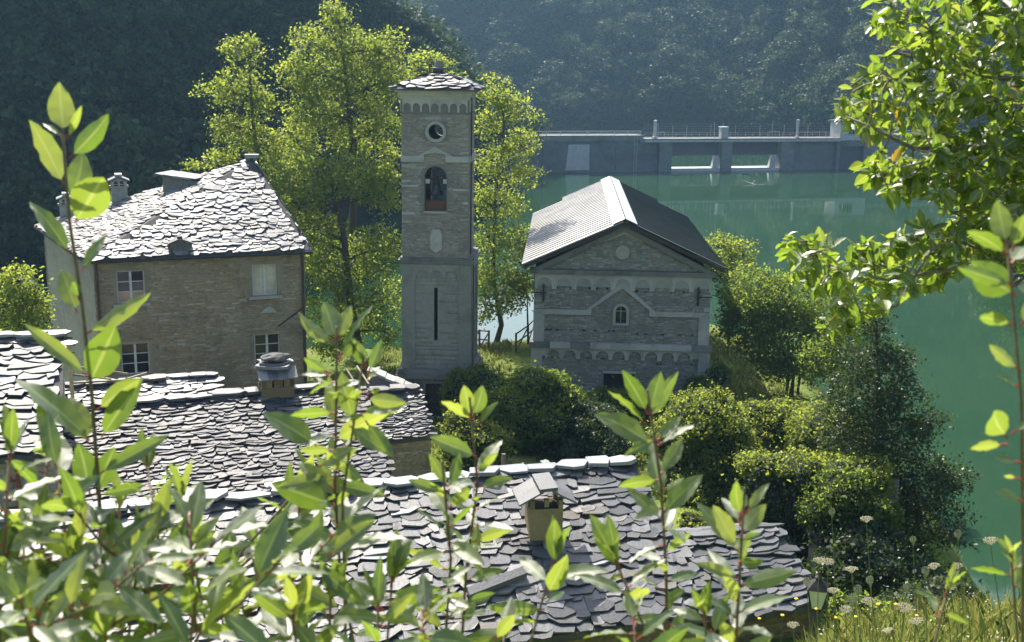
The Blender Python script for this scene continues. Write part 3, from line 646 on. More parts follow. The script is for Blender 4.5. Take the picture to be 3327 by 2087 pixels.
for q, (a, b, c, d) in enumerate(wins):
    wd = window(house, HF, a, b, c, d, .12, 2, 3, pn[q])
    g = Geo(); pbox(g, HF, a-.1, a-.003, c, d, -.02, .03); pbox(g, HF, b+.003, b+.1, c, d, -.02, .03); pbox(g, HF, a-.1, b+.1, d+.003, d+.12, -.02, .03); g.build('surround', M['mortar'], wd)
g = Geo(); c = HF.hn(870, 1006); g.prism([HF.P(c[0]-.36, c[1]-.14, .003), HF.P(c[0]+.38, c[1]-.14, .003), HF.P(c[0]+.3, c[1]-.02, .003), HF.P(c[0]+.05, c[1]+.16, .003)], HF.n*.05); g.build('pale_wall_stone', M['dress'], house)
Geo().add([gp(wB, ztop-.02), gp(wC, ztop-.02), gp(wE, ztop-.02), gp(wA, ztop-.02)], [(0, 1, 2, 3)]).build('ceiling', M['dark'], house)
# roof: four planes rising to one apex
roof = Geo().add([Ac, Bc, Cc, Ec, Dc, Ac-(0, 0, .12), Bc-(0, 0, .12), Cc-(0, 0, .12), Ec-(0, 0, .12)], [(0, 1, 4), (1, 2, 4), (2, 3, 4), (3, 0, 4), (0, 5, 6, 1), (1, 6, 7, 2), (2, 7, 8, 3), (3, 8, 5, 0), (8, 7, 6, 5)]).build('roof', M['bed'], house)
def tri_slates(par, p, q, apex, ex, wr, th, mat, seed, maxn, pale=None):
    u = unit(q-p); d = apex-p; v = d-u*(d @ u); vl = np.linalg.norm(v); v = v/vl; W_ = np.linalg.norm(q-p); au = d @ u
    def ins(a, b):
        t = b/vl; return -.05 <= t <= 1.0 and au*t+.1 <= a <= W_+(au-W_)*t-.1
    slates(par, p, u, v, ins, (-.3, W_+.3), (-.06, vl), ex, wr, th, mat, seed, maxn, pale)
tri_slates(roof, Bc, Cc, Dc, .2, (.24, .54), .024, M['slate'], 31, 215, M['slate_pale'])
tri_slates(roof, Ac, Bc, Dc, .2, (.24, .54), .024, M['slate'], 32, 85, M['slate_pale'])
tri_slates(roof, Cc, Ec, Dc, .3, (.35, .65), .028, M['slate'], 33, 0)
g = Geo(); g.box(Dc+np.array([-.3, -.25, .05]), (.62, .1, 0), (-.1, .5, 0), (0, 0, .16)); g.build('cap_stone', M['slate_pale'], roof)
for p, q in ((Ac, Bc), (Bc, Cc)):
    Geo().tube([p+np.array([0, 0, -.1]), q+np.array([0, 0, -.1])], .075, 8).build('gutter', M['gutter'], house)
for u_ in (.12, fw-.1):
    p = HF.P(u_, 0, .1); Geo().tube([p+np.array([0, 0, 8.2]), p+np.array([0, 0, -.6])], .055, 8).build('downpipe', M['pipe'], house)
a = HF.hn(903, 1060); b = HF.hn(984, 1000); Geo().tube([HF.P(*a, .06), HF.P(*b, .06)], .03, 6).build('wall_conduit', M['iron'], house)
for p0, p1 in (((60, 700), (210, 640)),):
    pass
def chimney(par, c, w, d, h, u, mat, cap='gable', hole=.22, mat_cap=None):
    """body, four corner posts round the smoke opening, stone cap"""
    mat_cap = mat_cap or M['slate_pale']; u = unit(u); v = np.cross((0, 0, 1), u); c = np.asarray(c, float); z = np.array([0, 0, 1.])
    r = Geo().box(c-u*w/2-v*d/2-z*.5, u*w, v*d, z*(h+.5), .3).build('chimney', mat, par)
    Geo().box(c-u*w*.42-v*d*.42+z*(h+.003), u*w*.84, v*d*.84, z*.03).build('dark_bed', M['dark'], r)  # near-black slab; the smoke opening's darkness is put into its colour
    Geo().box(c-u*(w/2+.07)-v*(d/2+.07)+z*(h-.06), u*(w+.14), v*(d+.14), z*.05).build('ledge_slab', mat_cap, r)
    for a in (-1, 1):
        for b in (-1, 1):
            Geo().box(c+u*a*(w/2-.07)-u*.07+v*b*(d/2-.07)-v*.07+z*(h+.004), u*.14, v*.14, z*hole).build('corner_post', mat, r)
        Geo().box(c-u*.05+v*a*(d/2-.06)-v*.05+z*(h+.004), u*.1, v*.1, z*hole).build('middle_post', mat, r)
    t = h+hole+.008
    if cap == 'gable':
        for a in (-1, 1):
            p0 = c-v*(d/2+.1)+z*t+u*a*(w/2+.12); Geo().box(p0, -u*a*(w/2+.1)+z*(w*.28), v*(d+.2), z*.05).build('cap_slab', mat_cap, r)
        Geo().box(c-u*.16-v*(d/2+.06)+z*(t+w*.28+.06), u*.32, v*(d+.12), z*.07).build('cap_slab', mat_cap, r)
        Geo().prism([c-v*(d/2-.02)-u*w*.45+z*t, c-v*(d/2-.02)+u*w*.45+z*t, c-v*(d/2-.02)+z*(t+w*.22)], v*(d-.04)).build('cap_core', mat, r)
    return r
def left_plane(px, py):                     # hit the left roof plane of the house
    n = np.cross(Bc-Ac, Dc-Ac); v = ray(px, py); return cC+v*(((Ac-cC) @ n)/(v @ n))
def front_plane(px, py):
    n = np.cross(Cc-Bc, Dc-Bc); v = ray(px, py); return cC+v*(((Bc-cC) @ n)/(v @ n))
chimney(house, left_plane(276, 478)+np.array([0, .35, 0]), .72, .6, .78, uF, M['chim'])
chimney(house, left_plane(152, 512)+np.array([0, .3, 0]), .62, .55, .62, uF, M['chim'])
c = front_plane(425, 592); r = Geo().prism([c-uF*.42-(0, 0, .1), c+uF*.42-(0, 0, .1), c+uF*.42+(0, 0, .32), c+uF*.2+(0, 0, .46), c-uF*.2+(0, 0, .46), c-uF*.42+(0, 0, .32)], -nF*.8).build('roof_vent', M['dress_dark'], house)
for s in (-1, 1): Geo().box(c+uF*s*.5+nF*.08+(0, 0, .3), -uF*s*.42+np.array([0, 0, .17]), -nF*.9, (0, 0, .05)).build('vent_slab', M['slate_old'], r)
Geo().box(c-uF*.1+(0, 0, .5), uF*.2, -nF*.25, (0, 0, .13)).build('vent_stone', M['slate_old'], r)
# dormer facing down the left plane
c0 = left_plane(384, 455); c1 = left_plane(466, 432); ax = unit((c1-c0)*np.array([1, 1, 0])); sd_ = np.cross((0, 0, 1), ax); L_ = np.linalg.norm((c1-c0)[:2]); h0 = .78
dm = Geo().prism([c0-(0, 0, .1), c0+(0, 0, h0), c1+(0, 0, .08), c1-(0, 0, .1)], sd_*1.15).build('dormer', M['dress_dark'], house)
Geo().box(c0-ax*.25-sd_*.2+np.array([0, 0, h0+.07]), (c1-c0)*1.12+np.array([0, 0, -.74]), sd_*1.55, (0, 0, .06)).build('dormer_slab', M['slate'], dm)
for k in range(4):
    q = .02+k*.24; Geo().box(c0-ax*.28-sd_*.24+np.array([0, 0, h0+.10+.02*(k % 2)])+((c1-c0)+np.array([0, 0, -.74]))*q, ((c1-c0)+np.array([0, 0, -.74]))*.27, sd_*(1.6+.05*(k % 2)), (0, 0, .05), k*.3).build('dormer_slate', M['slate'], dm)
Geo().box(c0-ax*.02+sd_*.15+np.array([0, 0, .1]), sd_*.85, -ax*.02, (0, 0, h0-.25)).build('dormer_opening', M['dark'], dm)
# ================================================================ BELL TOWER
YAW = rad(2.5); uT = np.array([math.cos(YAW), -math.sin(YAW), 0])
TP = Plane(gp(atz(1308/K, 1352/K, 0), 0), uT)
T0 = TP.hn(1307, 1180)[0]; T1 = TP.hn(1530, 1185)[0]; T0u = T0+.03; T1u = TP.hn(1523, 700)[0]-.02
tw = T1-T0; tdp = tw*.98
tower = empty('bell_tower', TP.P(T0, 0), 'tall square stone bell tower with a shallow slate roof and arched bell opening', 'bell tower')
wS0 = TP.hn(1400, 857)[1]; wS1 = TP.hn(1400, 838)[1]; wB0 = TP.hn(1400, 1216)[1]; wB1 = TP.hn(1400, 1199)[1]; wTop = TP.hn(1400, 311)[1]; wE0 = TP.hn(1400, 290)[1]
def tw_planes(a, b, n0):                    # four faces of a square shaft from u=a to u=b
    P0 = Plane(TP.P(a, 0, n0), uT); d = b-a; bk = -TP.n
    P1 = Plane(TP.P(b, 0, n0), bk); P2 = Plane(TP.P(b, 0, n0)+bk*d, -uT); P3 = Plane(TP.P(a, 0, n0)+bk*d, -bk); return (P0, P1, P2, P3), d
# base block, wider than the shaft
PB, db = tw_planes(T0-.1, T1+.12, .12)
dr0 = TP.hn(1384, 1350); dr1 = TP.hn(1437, 1245); dh = (dr0[0]-T0+.1, dr1[0]-T0+.1, 0., dr1[1])
g = Geo()
for i, P in enumerate(PB): panel(g, P, 0, db, -1, wB0-.003, (dh,) if i == 0 else (), .45)
g.build('base', M['dress_dark'], tower)
for i in (0, 1): masonry(tower, PB[i], (0, db), (-.3, wB0-.05), M['dress_dark'], 60+i, (lambda u, w: not (dh[0]-.15 < u < dh[1]+.15 and w < dh[3]+.15)) if i == 0 else (lambda u, w: True), hr=(.12, .22), lr=(.25, .6), name='base_masonry')
g = Geo(); pbox(g, PB[0], dh[0]+.003, dh[1]-.003, .03, dh[3]-.003, -.3, -.22); d_ = g.build('door', M['wood_dark'], tower)
for k in range(5): g = Geo(); x = dh[0]+.01+(dh[1]-dh[0]-.02)*k/5; pbox(g, PB[0], x+.006, x+(dh[1]-dh[0]-.02)/5-.006, .04, dh[3]-.03, -.217, -.19, k*.2); g.build('plank', M['wood_dark'], d_)
g = Geo(); pbox(g, PB[0], dh[0]-.13, dh[0]-.003, 0, dh[3], -.1, .05); pbox(g, PB[0], dh[1]+.003, dh[1]+.13, 0, dh[3], -.1, .05); pbox(g, PB[0], dh[0]-.13, dh[1]+.13, dh[3]+.003, dh[3]+.16, -.1, .05); g.build('door_frame', M['dress_dark'], tower)
g = Geo(); pbox(g, PB[0], dh[0]-.3, dh[1]+.5, -.1, .07, .003, .5); g.build('door_step', M['dress'], tower)
def course(name, w0, w1, out, mat, a=T0, b=T1):
    g = Geo(); d = b-a; o = TP.P(a-out, w0, out); g.box(o, uT*(d+2*out), -TP.n*(d+2*out), (0, 0, w1-w0)); return g.build(name, mat, tower)
course('plinth_course', wB0, wB1, .2, M['dress_dark']); course('plinth_course', wB0-.16, wB0-.003, .32, M['dress_dark'])
# lower shaft with slit and three blind arches
PL, dl = tw_planes(T0, T1, 0)
s0 = TP.hn(1410, 1107); s1 = TP.hn(1422, 936); sl = (s0[0]-T0, s1[0]-T0, s0[1], s1[1])
g = Geo()
for i, P in enumerate(PL): panel(g, P, 0, dl, wB1+.003, wS0-.003, (sl,) if i == 0 else (), .55)
g.build('lower_shaft', M['render_low'], tower)
for i in (0, 1, 3): masonry(tower, PL[i], (0, dl), (wB1+.01, wS0-.25), M['render_low'], 65+i, (lambda u, w: not (sl[0]-.03 < u < sl[1]+.03 and sl[2]-.05 < w < sl[3]+.05)) if i == 0 else (lambda u, w: True), hr=(.14, .3), lr=(.4, 1.0), dr=(.002, .012), gap=.007, name='lower_masonry')
Geo().box(TP.P(T0+.6, wB1, -.6), uT*(tw-1.2), -TP.n*(tdp-1.2), (0, 0, wS0-wB1)).build('dark_core', M['dark'], tower)
ar0 = TP.hn(1348, 900)[0]-T0; ar1 = TP.hn(1490, 900)[0]-T0; hh = wS0-.03
for i in (0, 1):
    P = PL[i]
    for a, b in ((0, ar0), (ar1, dl)):
        g = Geo(); pbox(g, P, a+.001, b-.001, wB1+.01, hh, .014, .06, .6); g.build('pilaster', M['render_low'], tower)
    n3 = (ar1-ar0)/3; arcade(tower, P, [ar0+n3*(k+.5) for k in range(3)], n3*.42, hh, hh-.55, .16, .05, M['render_low'], .013)
for q, (w0, w1, o_) in enumerate(((wS0, wS0+.13, .10), (wS0+.133, wS1-.1, .16), (wS1-.097, wS1, .07))): course('string_course', w0, w1, o_, M['dress_dark'])
# upper shaft with the bell arch and the oculus, open right through
Tu0, Tu1 = T0u, T1u
PU, du = tw_planes(Tu0, Tu1, -.02)
b0 = TP.hn(1379, 686); b1 = TP.hn(1451, 542); bc = (b0[0]+b1[0])/2-Tu0; ba = (b1[0]-b0[0])/2; bw0, bw1 = b0[1], b1[1]
oc = TP.hn(1415.5, 429); oa = (TP.hn(1440, 429)[0]-TP.hn(1391, 429)[0])/2; ou = oc[0]-Tu0; ow = oc[1]
hl = [(bc-ba, bc+ba, bw0, bw1), (ou-oa, ou+oa, ow-oa, ow+oa)]
hb = [(du-h[1], du-h[0], h[2], h[3]) for h in hl]
g = Geo()
for i, P in enumerate(PU):
    H = hl if i == 0 else hb if i == 2 else ()
    panel(g, P, 0, du, wS1+.003, wTop-.003, H, .5)
    for q, h in enumerate(H): arch_fill(g, P, (h[0]+h[1])/2, (h[1]-h[0])/2, h[2], h[3], 0, .5, full=(q == 1))
g.build('upper_shaft', M['mortar_grey'], tower)
def nohole(u, w):
    a, b, c, d = hl[0]
    if a-.02 < u < b+.02 and c-.02 < w < d-ba: return False
    if (u-bc)**2+(w-(bw1-ba))**2 < (ba+.03)**2 and w >= bw1-ba-.05: return False
    return (u-ou)**2+(w-ow)**2 > (oa+.13)**2
wAr = TP.hn(1400, 372)[1]
for i in (0, 1, 3): masonry(tower, PU[i], (0, du), (wS1+.01, wAr), M['rub_tower'], 70+i, nohole if i == 0 else (lambda u, w: True), hr=(.045, .10), dr=(.002, .018), name='upper_masonry')
P = PU[0]
# pale quoin stones and scattered pale blocks at the corners
rq = random.Random(3); w = wS1+1.6
while w < TP.hn(1400, 480)[1]:
    h = rq.uniform(.07, .13)
    for s in (0, 1):
        if rq.random() < .55:
            l = rq.uniform(.25, .75); g = Geo(); pbox(g, P, .002 if s == 0 else du-l, l if s == 0 else du-.002, w, w+h, .001, .045, rq.random()); g.build('quoin', M['dress'], tower)
    w += h+rq.uniform(.05, .25)
# oculus ring
g = Geo(); sg = 28; r0, r1 = oa-.005, oa+.13
for k in range(sg):
    A, B = 2*math.pi*k/sg, 2*math.pi*(k+1)/sg; q = []
    for rr, nn in ((r0, .05), (r1, .05), (r1, .0), (r0, -.1)):
        q += [P.P(ou+rr*math.cos(A), ow+rr*math.sin(A), nn), P.P(ou+rr*math.cos(B), ow+rr*math.sin(B), nn)]
    g.add(q, [(0, 2, 3, 1), (2, 4, 5, 3), (6, 0, 1, 7)])
g.build('oculus_ring', M['dress'], tower)
# peaked band
ba0 = TP.hn(1300, 525)[1]; ba1 = TP.hn(1300, 506)[1]; pk = TP.hn(1414, 477)[1]; kL = TP.hn(1356, 520)[0]-Tu0; kR = TP.hn(1472, 520)[0]-Tu0; iL = TP.hn(1378, 520)[0]-Tu0; iR = TP.hn(1448, 520)[0]-Tu0; pkI = TP.hn(1414, 497)[1]; mid = (kL+kR)/2
for i in (0, 1):
    Q = PU[i]; bnd = [(-.03, iL)] if i == 0 else [(0, du+.03)]
    if i == 0: bnd.append((iR, du+.03))
    for a, b in bnd:
        g = Geo(); pbox(g, Q, a, b, ba0, ba1, .002, .085); g.build('band_course', M['dress'], tower)
for s in (0, 1):
    a, b = (iL, kL) if s == 0 else (iR, kR)
    g = Geo(); g.prism([P.P(a, ba1+.002, .003), P.P(a, ba1-.02+.1, .003), P.P(mid, pkI, .003), P.P(mid, pk, .003), P.P(b, ba1+.002, .003)], P.n*.083); g.build('peaked_band', M['dress'], tower)
# plaque, sill, top arcade, cornice
pl0 = TP.hn(1397, 800); pl1 = TP.hn(1437, 750); cu = (pl0[0]+pl1[0])/2-Tu0; hw = (pl1[0]-pl0[0])/2; z0, z1, z2, z3 = TP.hn(1417, 822)[1], TP.hn(1417, 808)[1], TP.hn(1417, 764)[1], TP.hn(1417, 746)[1]
sh = lambda s: [P.P(cu, z0+(1-s)*.1, 0), P.P(cu+hw*s, z1, 0), P.P(cu+hw*s, z2, 0), P.P(cu+hw*.6*s, z3-(1-s)*.1, 0), P.P(cu-hw*.6*s, z3-(1-s)*.1, 0), P.P(cu-hw*s, z2, 0), P.P(cu-hw*s, z1, 0)]
pq = Geo().prism([q+P.n*.004 for q in sh(1)], P.n*.08).build('plaque', M['dress'], tower)
Geo().prism([q+P.n*.087 for q in sh(.78)], P.n*.012).build('plaque_panel', M['dress'], pq)
Geo().prism([P.P(cu+.1*math.cos(a), (z1+z2)/2-.1+.1*math.sin(a), .101) for a in np.linspace(0, 6.28, 10)[:-1]], P.n*.02).build('plaque_relief', M['dress'], pq)
g = Geo(); pbox(g, P, bc-ba-.03, bc+ba+.03, bw0-.1, bw0-.003, -.3, .09); g.build('bell_sill', M['dress'], tower)
g = Geo(); pbox(g, P, bc-ba+.003, bc+ba-.003, bw0, bw0+.42, -.5, -.42); g.build('brick_parapet', M['brick'], tower)
wa0 = TP.hn(1400, 346)[1]; wTp = TP.hn(1400, 324)[1]
for i in (0, 1, 3):
    arcade(tower, PU[i], [.06+(du-.12)*(k+.5)/7 for k in range(7)], (du-.12)/14*.78, wTp, wa0-.03, .22, .05, M['dress'], .004)
for q, (w0, w1, o_) in enumerate(((wTp+.003, wTop, .04), (wTop+.003, wTop+.12, .12), (wTop+.123, wE0-.02, .24))): course('cornice', w0, w1, o_, M['dress'], Tu0, Tu1)
# roof
eo = .42; zR = wE0; o0 = TP.P(Tu0-eo, zR, eo); dr_ = Tu1-Tu0+2*eo; c4 = [o0, o0+uT*dr_, o0+uT*dr_-TP.n*dr_, o0-TP.n*dr_]; apx = (c4[0]+c4[2])/2+np.array([0, 0, .82])
troof = Geo().add(c4+[apx]+[q-np.array([0, 0, .06]) for q in c4], [(0, 1, 4), (1, 2, 4), (2, 3, 4), (3, 0, 4), (0, 5, 6, 1), (1, 6, 7, 2), (2, 7, 8, 3), (3, 8, 5, 0), (8, 7, 6, 5)]).build('roof', M['bed'], tower)
for i in range(4): tri_slates(troof, c4[i], c4[(i+1) % 4], apx, .24, (.35, .7), .035, M['slate_old'], 80+i, 75)
Geo().lathe(apx+np.array([0, 0, .02]), [(.42, 0), (.42, .08), (.1, .1)], 9).build('cap_slab', M['slate_old'], troof)
Geo().lathe(apx+np.array([0, 0, .125]), [(.20, 0), (.19, .2), (.15, .28)], 8).build('finial_stone', M['dress_dark'], troof)
# bell hung in the arch
bz = TP.hn(1415, 635)[1]; cB = PU[0].P(bc+.02, bz, -.28)
bell = empty('bell', cB, 'dark bronze bell hanging in the arch of the tower', 'bell')
hB = TP.hn(1415, 602)[1]-bz; rB = .30
Geo().lathe(cB, [(rB, 0), (rB*.9, .06), (rB*.66, hB*.45), (rB*.56, hB*.85), (rB*.35, hB), (.05, hB+.02)], 18).build('bell_body', M['bell'], bell, True)
Geo().tube([cB+np.array([0, 0, hB]), cB+np.array([0, 0, hB+.42])], .09, 8).build('headstock', M['wood_dark'], bell)
Geo().box(cB-uT*(ba-.06)+np.array([0, -.05, hB+.2]), uT*(2*ba-.12), (0, .1, 0), (0, 0, .09)).build('yoke_bar', M['iron'], bell)
Geo().tube([cB+np.array([0, 0, .1]), cB+np.array([0, 0, -.16])], [.015, .05], 6).build('clapper', M['iron'], bell)
for s in (-1, 1): Geo().box(cB+uT*s*(ba-.1)-uT*.1+np.array([0, -.12, hB+.05]), uT*.2, (0, .2, 0), (0, 0, .2)).build('bearing_block', M['concrete_pale'], bell)
pp = PL[0].P(dl+.02, 0, -.06)
p2 = PU[1].P(.62, 0, .07); Geo().tube([p2+np.array([0, 0, wS1+.1]), p2+np.array([0, 0, wTop-.1])], .035, 6).build('downpipe', M['pipe'], tower)
Geo().tube([pp+np.array([.05, 0, wB1]), pp+np.array([.05, 0, wS0+.3])], .04, 6).build('downpipe', M['iron'], tower)
# ================================================================ CHURCH
CP = Plane(gp(aty(1737/K, 1280/K, 55.9), 0), uT)
cw0 = CP.hn(1735, 1010)[0]; cw1 = CP.hn(2306, 1010)[0]; CW = cw1-cw0; CP = Plane(CP.P(cw0, 0), uT)
ch = lambda x, y: CP.hn(x, y)
church = empty('church', CP.P(CW/2, 0), 'grey stone church with gabled facade, blind arcades and sheet metal roof', 'church')
wStr0, wStr1 = ch(2020, 1133)[1], ch(2020, 1115)[1]; wCor0, wCor1 = ch(2020, 893)[1], ch(2020, 879)[1]; wPk = ch(2033, 724)[1]; CL = 19.5
wEv = wCor1+.02
d0 = ch(1959, 1290); d1 = ch(2062, 1215); door = (d0[0], d1[0], -.2, d1[1])
v0 = ch(1999, 1050); v1 = ch(2036, 995); win = (v0[0], v1[0], v0[1], v1[1]); wc = (win[0]+win[1])/2; wa = (win[1]-win[0])/2
g = Geo(); panel(g, CP, 0, CW, -1.5, wCor0, (door, win), .5); arch_fill(g, CP, wc, wa, win[2], win[3], 0, .5)
bk = -CP.n; PS1 = Plane(CP.P(CW, 0), bk); PS3 = Plane(CP.P(0, 0)+bk*CL, -bk); PS2 = Plane(CP.P(CW, 0)+bk*CL, -uT)
for P_, L in ((PS1, CL), (PS3, CL), (PS2, CW)): panel(g, P_, 0, L, -1.5, wCor0, (), .5)
g.add([CP.P(0, wCor0), CP.P(CW, wCor0), CP.P(CW, wEv), CP.P(CW/2, wPk), CP.P(0, wEv)], [(0, 1, 2, 3, 4)]); g.add([q+bk*CL for q in (CP.P(0, wCor0), CP.P(CW, wCor0), CP.P(CW, wEv), CP.P(CW/2, wPk), CP.P(0, wEv))], [(4, 3, 2, 1, 0)])
g.build('wall', M['mortar_grey'], church)
Geo().box(CP.P(.6, -1, -.6), uT*(CW-1.2), bk*(CL-1.2), (0, 0, wCor0+.9)).build('dark_interior', M['dark'], church)
def okc(u, w):
    if door[0]-.1 < u < door[1]+.1 and w < door[3]+.06: return False
    return not (win[0]-.14 < u < win[1]+.14 and win[2]-.12 < w < win[3]+.14)
holes = []; rh = random.Random(5)
def put(row, n, xs):
    for x in xs: holes.append((x, row, rh.uniform(.035, .08), rh.uniform(.025, .05)))
hxs = lambda l, y, x0, s: put(ch(2000, y)[1], 0, [ch(x0+s*v, y)[0] for v in l])
hxs((345, 385, 470, 625, 780, 915, 1075, 1130, 1270), 1076, 1680, .2778); hxs((145, 245, 440, 640, 790), 1084, 2030, .2778)
hxs((470, 640, 850, 930, 1055), 939, 1680, .2778); hxs((140, 240, 420, 540, 690, 880), 945, 2030, .2778)
hxs((330, 412, 520, 665, 830, 1005, 1235), 1166, 1680, .2778); hxs((415, 605, 780, 380), 1180, 2030, .2778)
nohl = lambda u, w: okc(u, w) and not any(abs(u-h[0]) < h[2] and abs(w-h[1]) < h[3] for h in holes)
inp = lambda u, w: wCor1+.03 < w < wEv+(wPk-wEv)*(1-abs(u-CW/2)/(CW/2))-.25
masonry(church, CP, (.02, CW-.02), (-.6, wCor0-.02), M['rub_grey'], 91, nohl, hr=(.04, .10), dr=(.012, .032))
masonry(church, CP, (.02, CW-.02), (wCor1+.03, wPk), M['rub_grey'], 92, inp, hr=(.05, .12), dr=(.005, .03), name='gable_masonry')
masonry(church, PS3, (0, CL), (-.6, wCor0-.02), M['rub_grey'], 93, hr=(.07, .14), name='side_masonry')
for h in holes:
    g = Geo(); pbox(g, CP, h[0]-h[2], h[0]+h[2], h[1]-h[3], h[1]+h[3], .001, .006); g.build('putlog_hole', M['dark'], church)
# corner piers (proud below the string course), bands
pw = ch(1768, 1060)[0]; lp = .11
for s in (0, 1):
    f = lambda a, b: (a, b) if s == 0 else (CW-b, CW-a)
    a, b = f(-.02, pw); g = Geo(); pbox(g, CP, a, b, wStr1+.003, ch(1800, 1015)[1], .046, .10); g.build('corner_pier', M['dress'], church)
    zz = ch(1800, 1005)[1]
    for k in range(9):                                   # quoins above the band, blocks in the pier
        pass
    a, b = f(-lp, pw-.06); g = Geo(); pbox(g, CP, a, b, -.6, wStr0-.003, -.3, .16); g.build('corner_pier', M['dress'], church)
    rr = random.Random(8+s); zq = ch(1800, 1003)[1]+.02
    while zq < wCor0-1.0:
        h = rr.uniform(.14, .3); l = rr.uniform(.18, .5)
        if rr.random() < .6: a, b = f(-.01, l); g = Geo(); pbox(g, CP, a, b, zq, zq+h-.02, .046, .075, rr.random()); g.build('quoin', M['dress'], church)
        zq += h
def strip(name, u0, u1, w0, w1, n0, n1, mat): g = Geo(); pbox(g, CP, u0, u1, w0, w1, n0, n1); return g.build(name, mat, church)
nq = 9
for k in range(nq):
    a, b = -lp-.06+(CW+2*lp+.12)*k/nq, -lp-.06+(CW+2*lp+.12)*(k+1)/nq
    strip('string_course', a+.004, b-.004, wStr0, wStr1, -.4, .26+.01*(k % 2), M['dress_dark'] if k in (0, 8, 2) else M['dress']); strip('cornice', a+.004-.06, b-.004+.06 if k == nq-1 else b-.004, wCor0, wCor1, -.4, .24+.01*(k % 2), M['dress_dark'])
bb0, bb1 = ch(1850, 1021)[1], ch(1850, 1005)[1]; bl = ch(1921, 1015)[0]; br = ch(2109, 1025)[0]; wpT = ch(2023, 916)[1]; wpI = ch(2022, 936)[1]; mx = ch(2022, 930)[0]; ol = ch(1904, 1004)[0]; orr = ch(2128, 1015)[0]
strip('band_course', -.02, bl, bb0, bb1, .046, .12, M['dress']); strip('band_course', br, CW+.02, bb0, bb1, .046, .12, M['dress'])
for a, b in ((bl, ol), (br, orr)):
    Geo().prism([CP.P(a, bb1+.003, .046), CP.P(a, bb1+.06, .046), CP.P(mx, wpI, .046), CP.P(mx, wpT, .046), CP.P(b, bb1+.003, .046)], CP.n*.075).build('peaked_band', M['dress'], church)
# arcades
c0 = ch(1769, 950)[0]; c8 = ch(2278.6, 945)[0]; wt = ch(2020, 899)[1]; sp = (c8-c0)/8; rr_ = sp*.37
arcade(church, CP, [c0+sp*k for k in range(9)], rr_, wCor0-.004, wCor0-.14-rr_-.06, .22, .05, M['dress'], .047)
strip('arcade_infill', .02, CW-.02, wCor0-.62, wCor0-.006, .02, .056, M['dress_mid'])
c0 = ch(1798, 1150)[0]; c8 = ch(2222, 1160)[0]; sp = (c8-c0)/8; rr_ = sp*.38
arcade(church, CP, [c0+sp*k for k in range(9)], rr_, wStr0-.004, wStr0-.12-rr_, .14, .07, M['dress'], .047)
for a, b in ((pw-.06, c0-sp/2), (c8+sp/2, CW-pw+.06)): strip('arcade_end', a+.002, b-.002, wStr0-.42, wStr0-.004, .047, .117, M['dress'])
# window, door
g = Geo(); sg = 14
ring = lambda r, A: (wc+r*math.cos(A), win[3]-wa+r*math.sin(A))
for k in range(sg):
    A, B = math.pi*k/sg, math.pi*(k+1)/sg; q = []
    for r, n in ((wa, .1), (wa+.13, .1), (wa+.13, .04), (wa, -.1)):
        for t in (A, B): u_, w_ = ring(r, t); q.append(CP.P(u_, w_, n))
    g.add(q, [(0, 2, 3, 1), (2, 4, 5, 3), (6, 0, 1, 7)])
for s in (0, 1): a = win[0]-.13 if s == 0 else win[1]; pbox(g, CP, a, a+.13, win[2]-.1, win[3]-wa, -.1, .1)
pbox(g, CP, win[0]-.001, win[1]+.001, win[2]-.1, win[2]-.001, -.1, .1)
wf = g.build('window_surround', M['dress'], church)
g = Geo(); pbox(g, CP, win[0], win[1], win[2], win[3], -.32, -.30); g.build('pane', M['glass'], wf)
g = Geo(); pbox(g, CP, wc-.02, wc+.02, win[2], win[3]-.02, -.28, -.25); pbox(g, CP, win[0], win[1], (win[2]+win[3])/2+.1, (win[2]+win[3])/2+.14, -.28, -.251); g.build('glazing_bar', M['paint'], wf)
strip('door_lintel', door[0]-.06, door[1]+.06, door[3], door[3]+.12, -.2, .06, M['dress'])
g = Geo(); pbox(g, CP, door[0], door[1], -.3, door[3], -.48, -.42); g.build('door', M['dark'], church)  # near-black panel; colour carries the darkness of the open doorway
# pediment: raking cornice, roundel, small chevron
pk2 = CP.P(CW/2, wPk, 0)
for s in (-1, 1):
    e = CP.P(CW/2+s*(CW/2+.25), wEv-.06, 0); Geo().prism([e, pk2+np.array([0, 0, -.12]), pk2+np.array([0, 0, -.42]), e+np.array([0, 0, -.02])+uT*-s*.5], CP.n*.22).build('raking_cornice', M['dress_dark'], church)
    cA = ch(2030, 748); a = CP.P(CW/2, cA[1], .03); b = CP.P(CW/2+s*.95, cA[1]-.42, .03); Geo().prism([a, b, b-np.array([0, 0, .17]), a-np.array([0, 0, .2])], CP.n*.06).build('chevron_stone', M['dress'], church)
rc = ch(2022.6, 820); rg = [CP.P(rc[0]+.34*math.cos(t), rc[1]+.34*math.sin(t), .02) for t in np.linspace(0, 2*math.pi, 29)[:-1]]
ro = Geo().prism(rg, CP.n*.07).build('roundel', M['dress'], church)
Geo().prism([CP.P(rc[0]+.24*math.cos(t), rc[1]+.24*math.sin(t), .092) for t in np.linspace(0, 2*math.pi, 25)[:-1]], CP.n*.012).build('roundel_face', M['plaster'], ro)
for px, top, bot, hy, h0, h1 in ((1767, 921, 977, 948, 1733, 1775), (2269, 933, 993, 964, 2263, 2313)):
    a = ch(px, top); b = ch(px, bot); Geo().box(CP.P(a[0]-.04, b[1], .14), uT*.08, -CP.n*.08, (0, 0, a[1]-b[1])).build('tie_anchor', M['iron'], church)
    a = ch(h0, hy); b = ch(h1, hy); Geo().box(CP.P(a[0], a[1]-.03, .185), uT*(b[0]-a[0]), -CP.n*.04, (0, 0, .06)).build('tie_anchor', M['iron'], church)
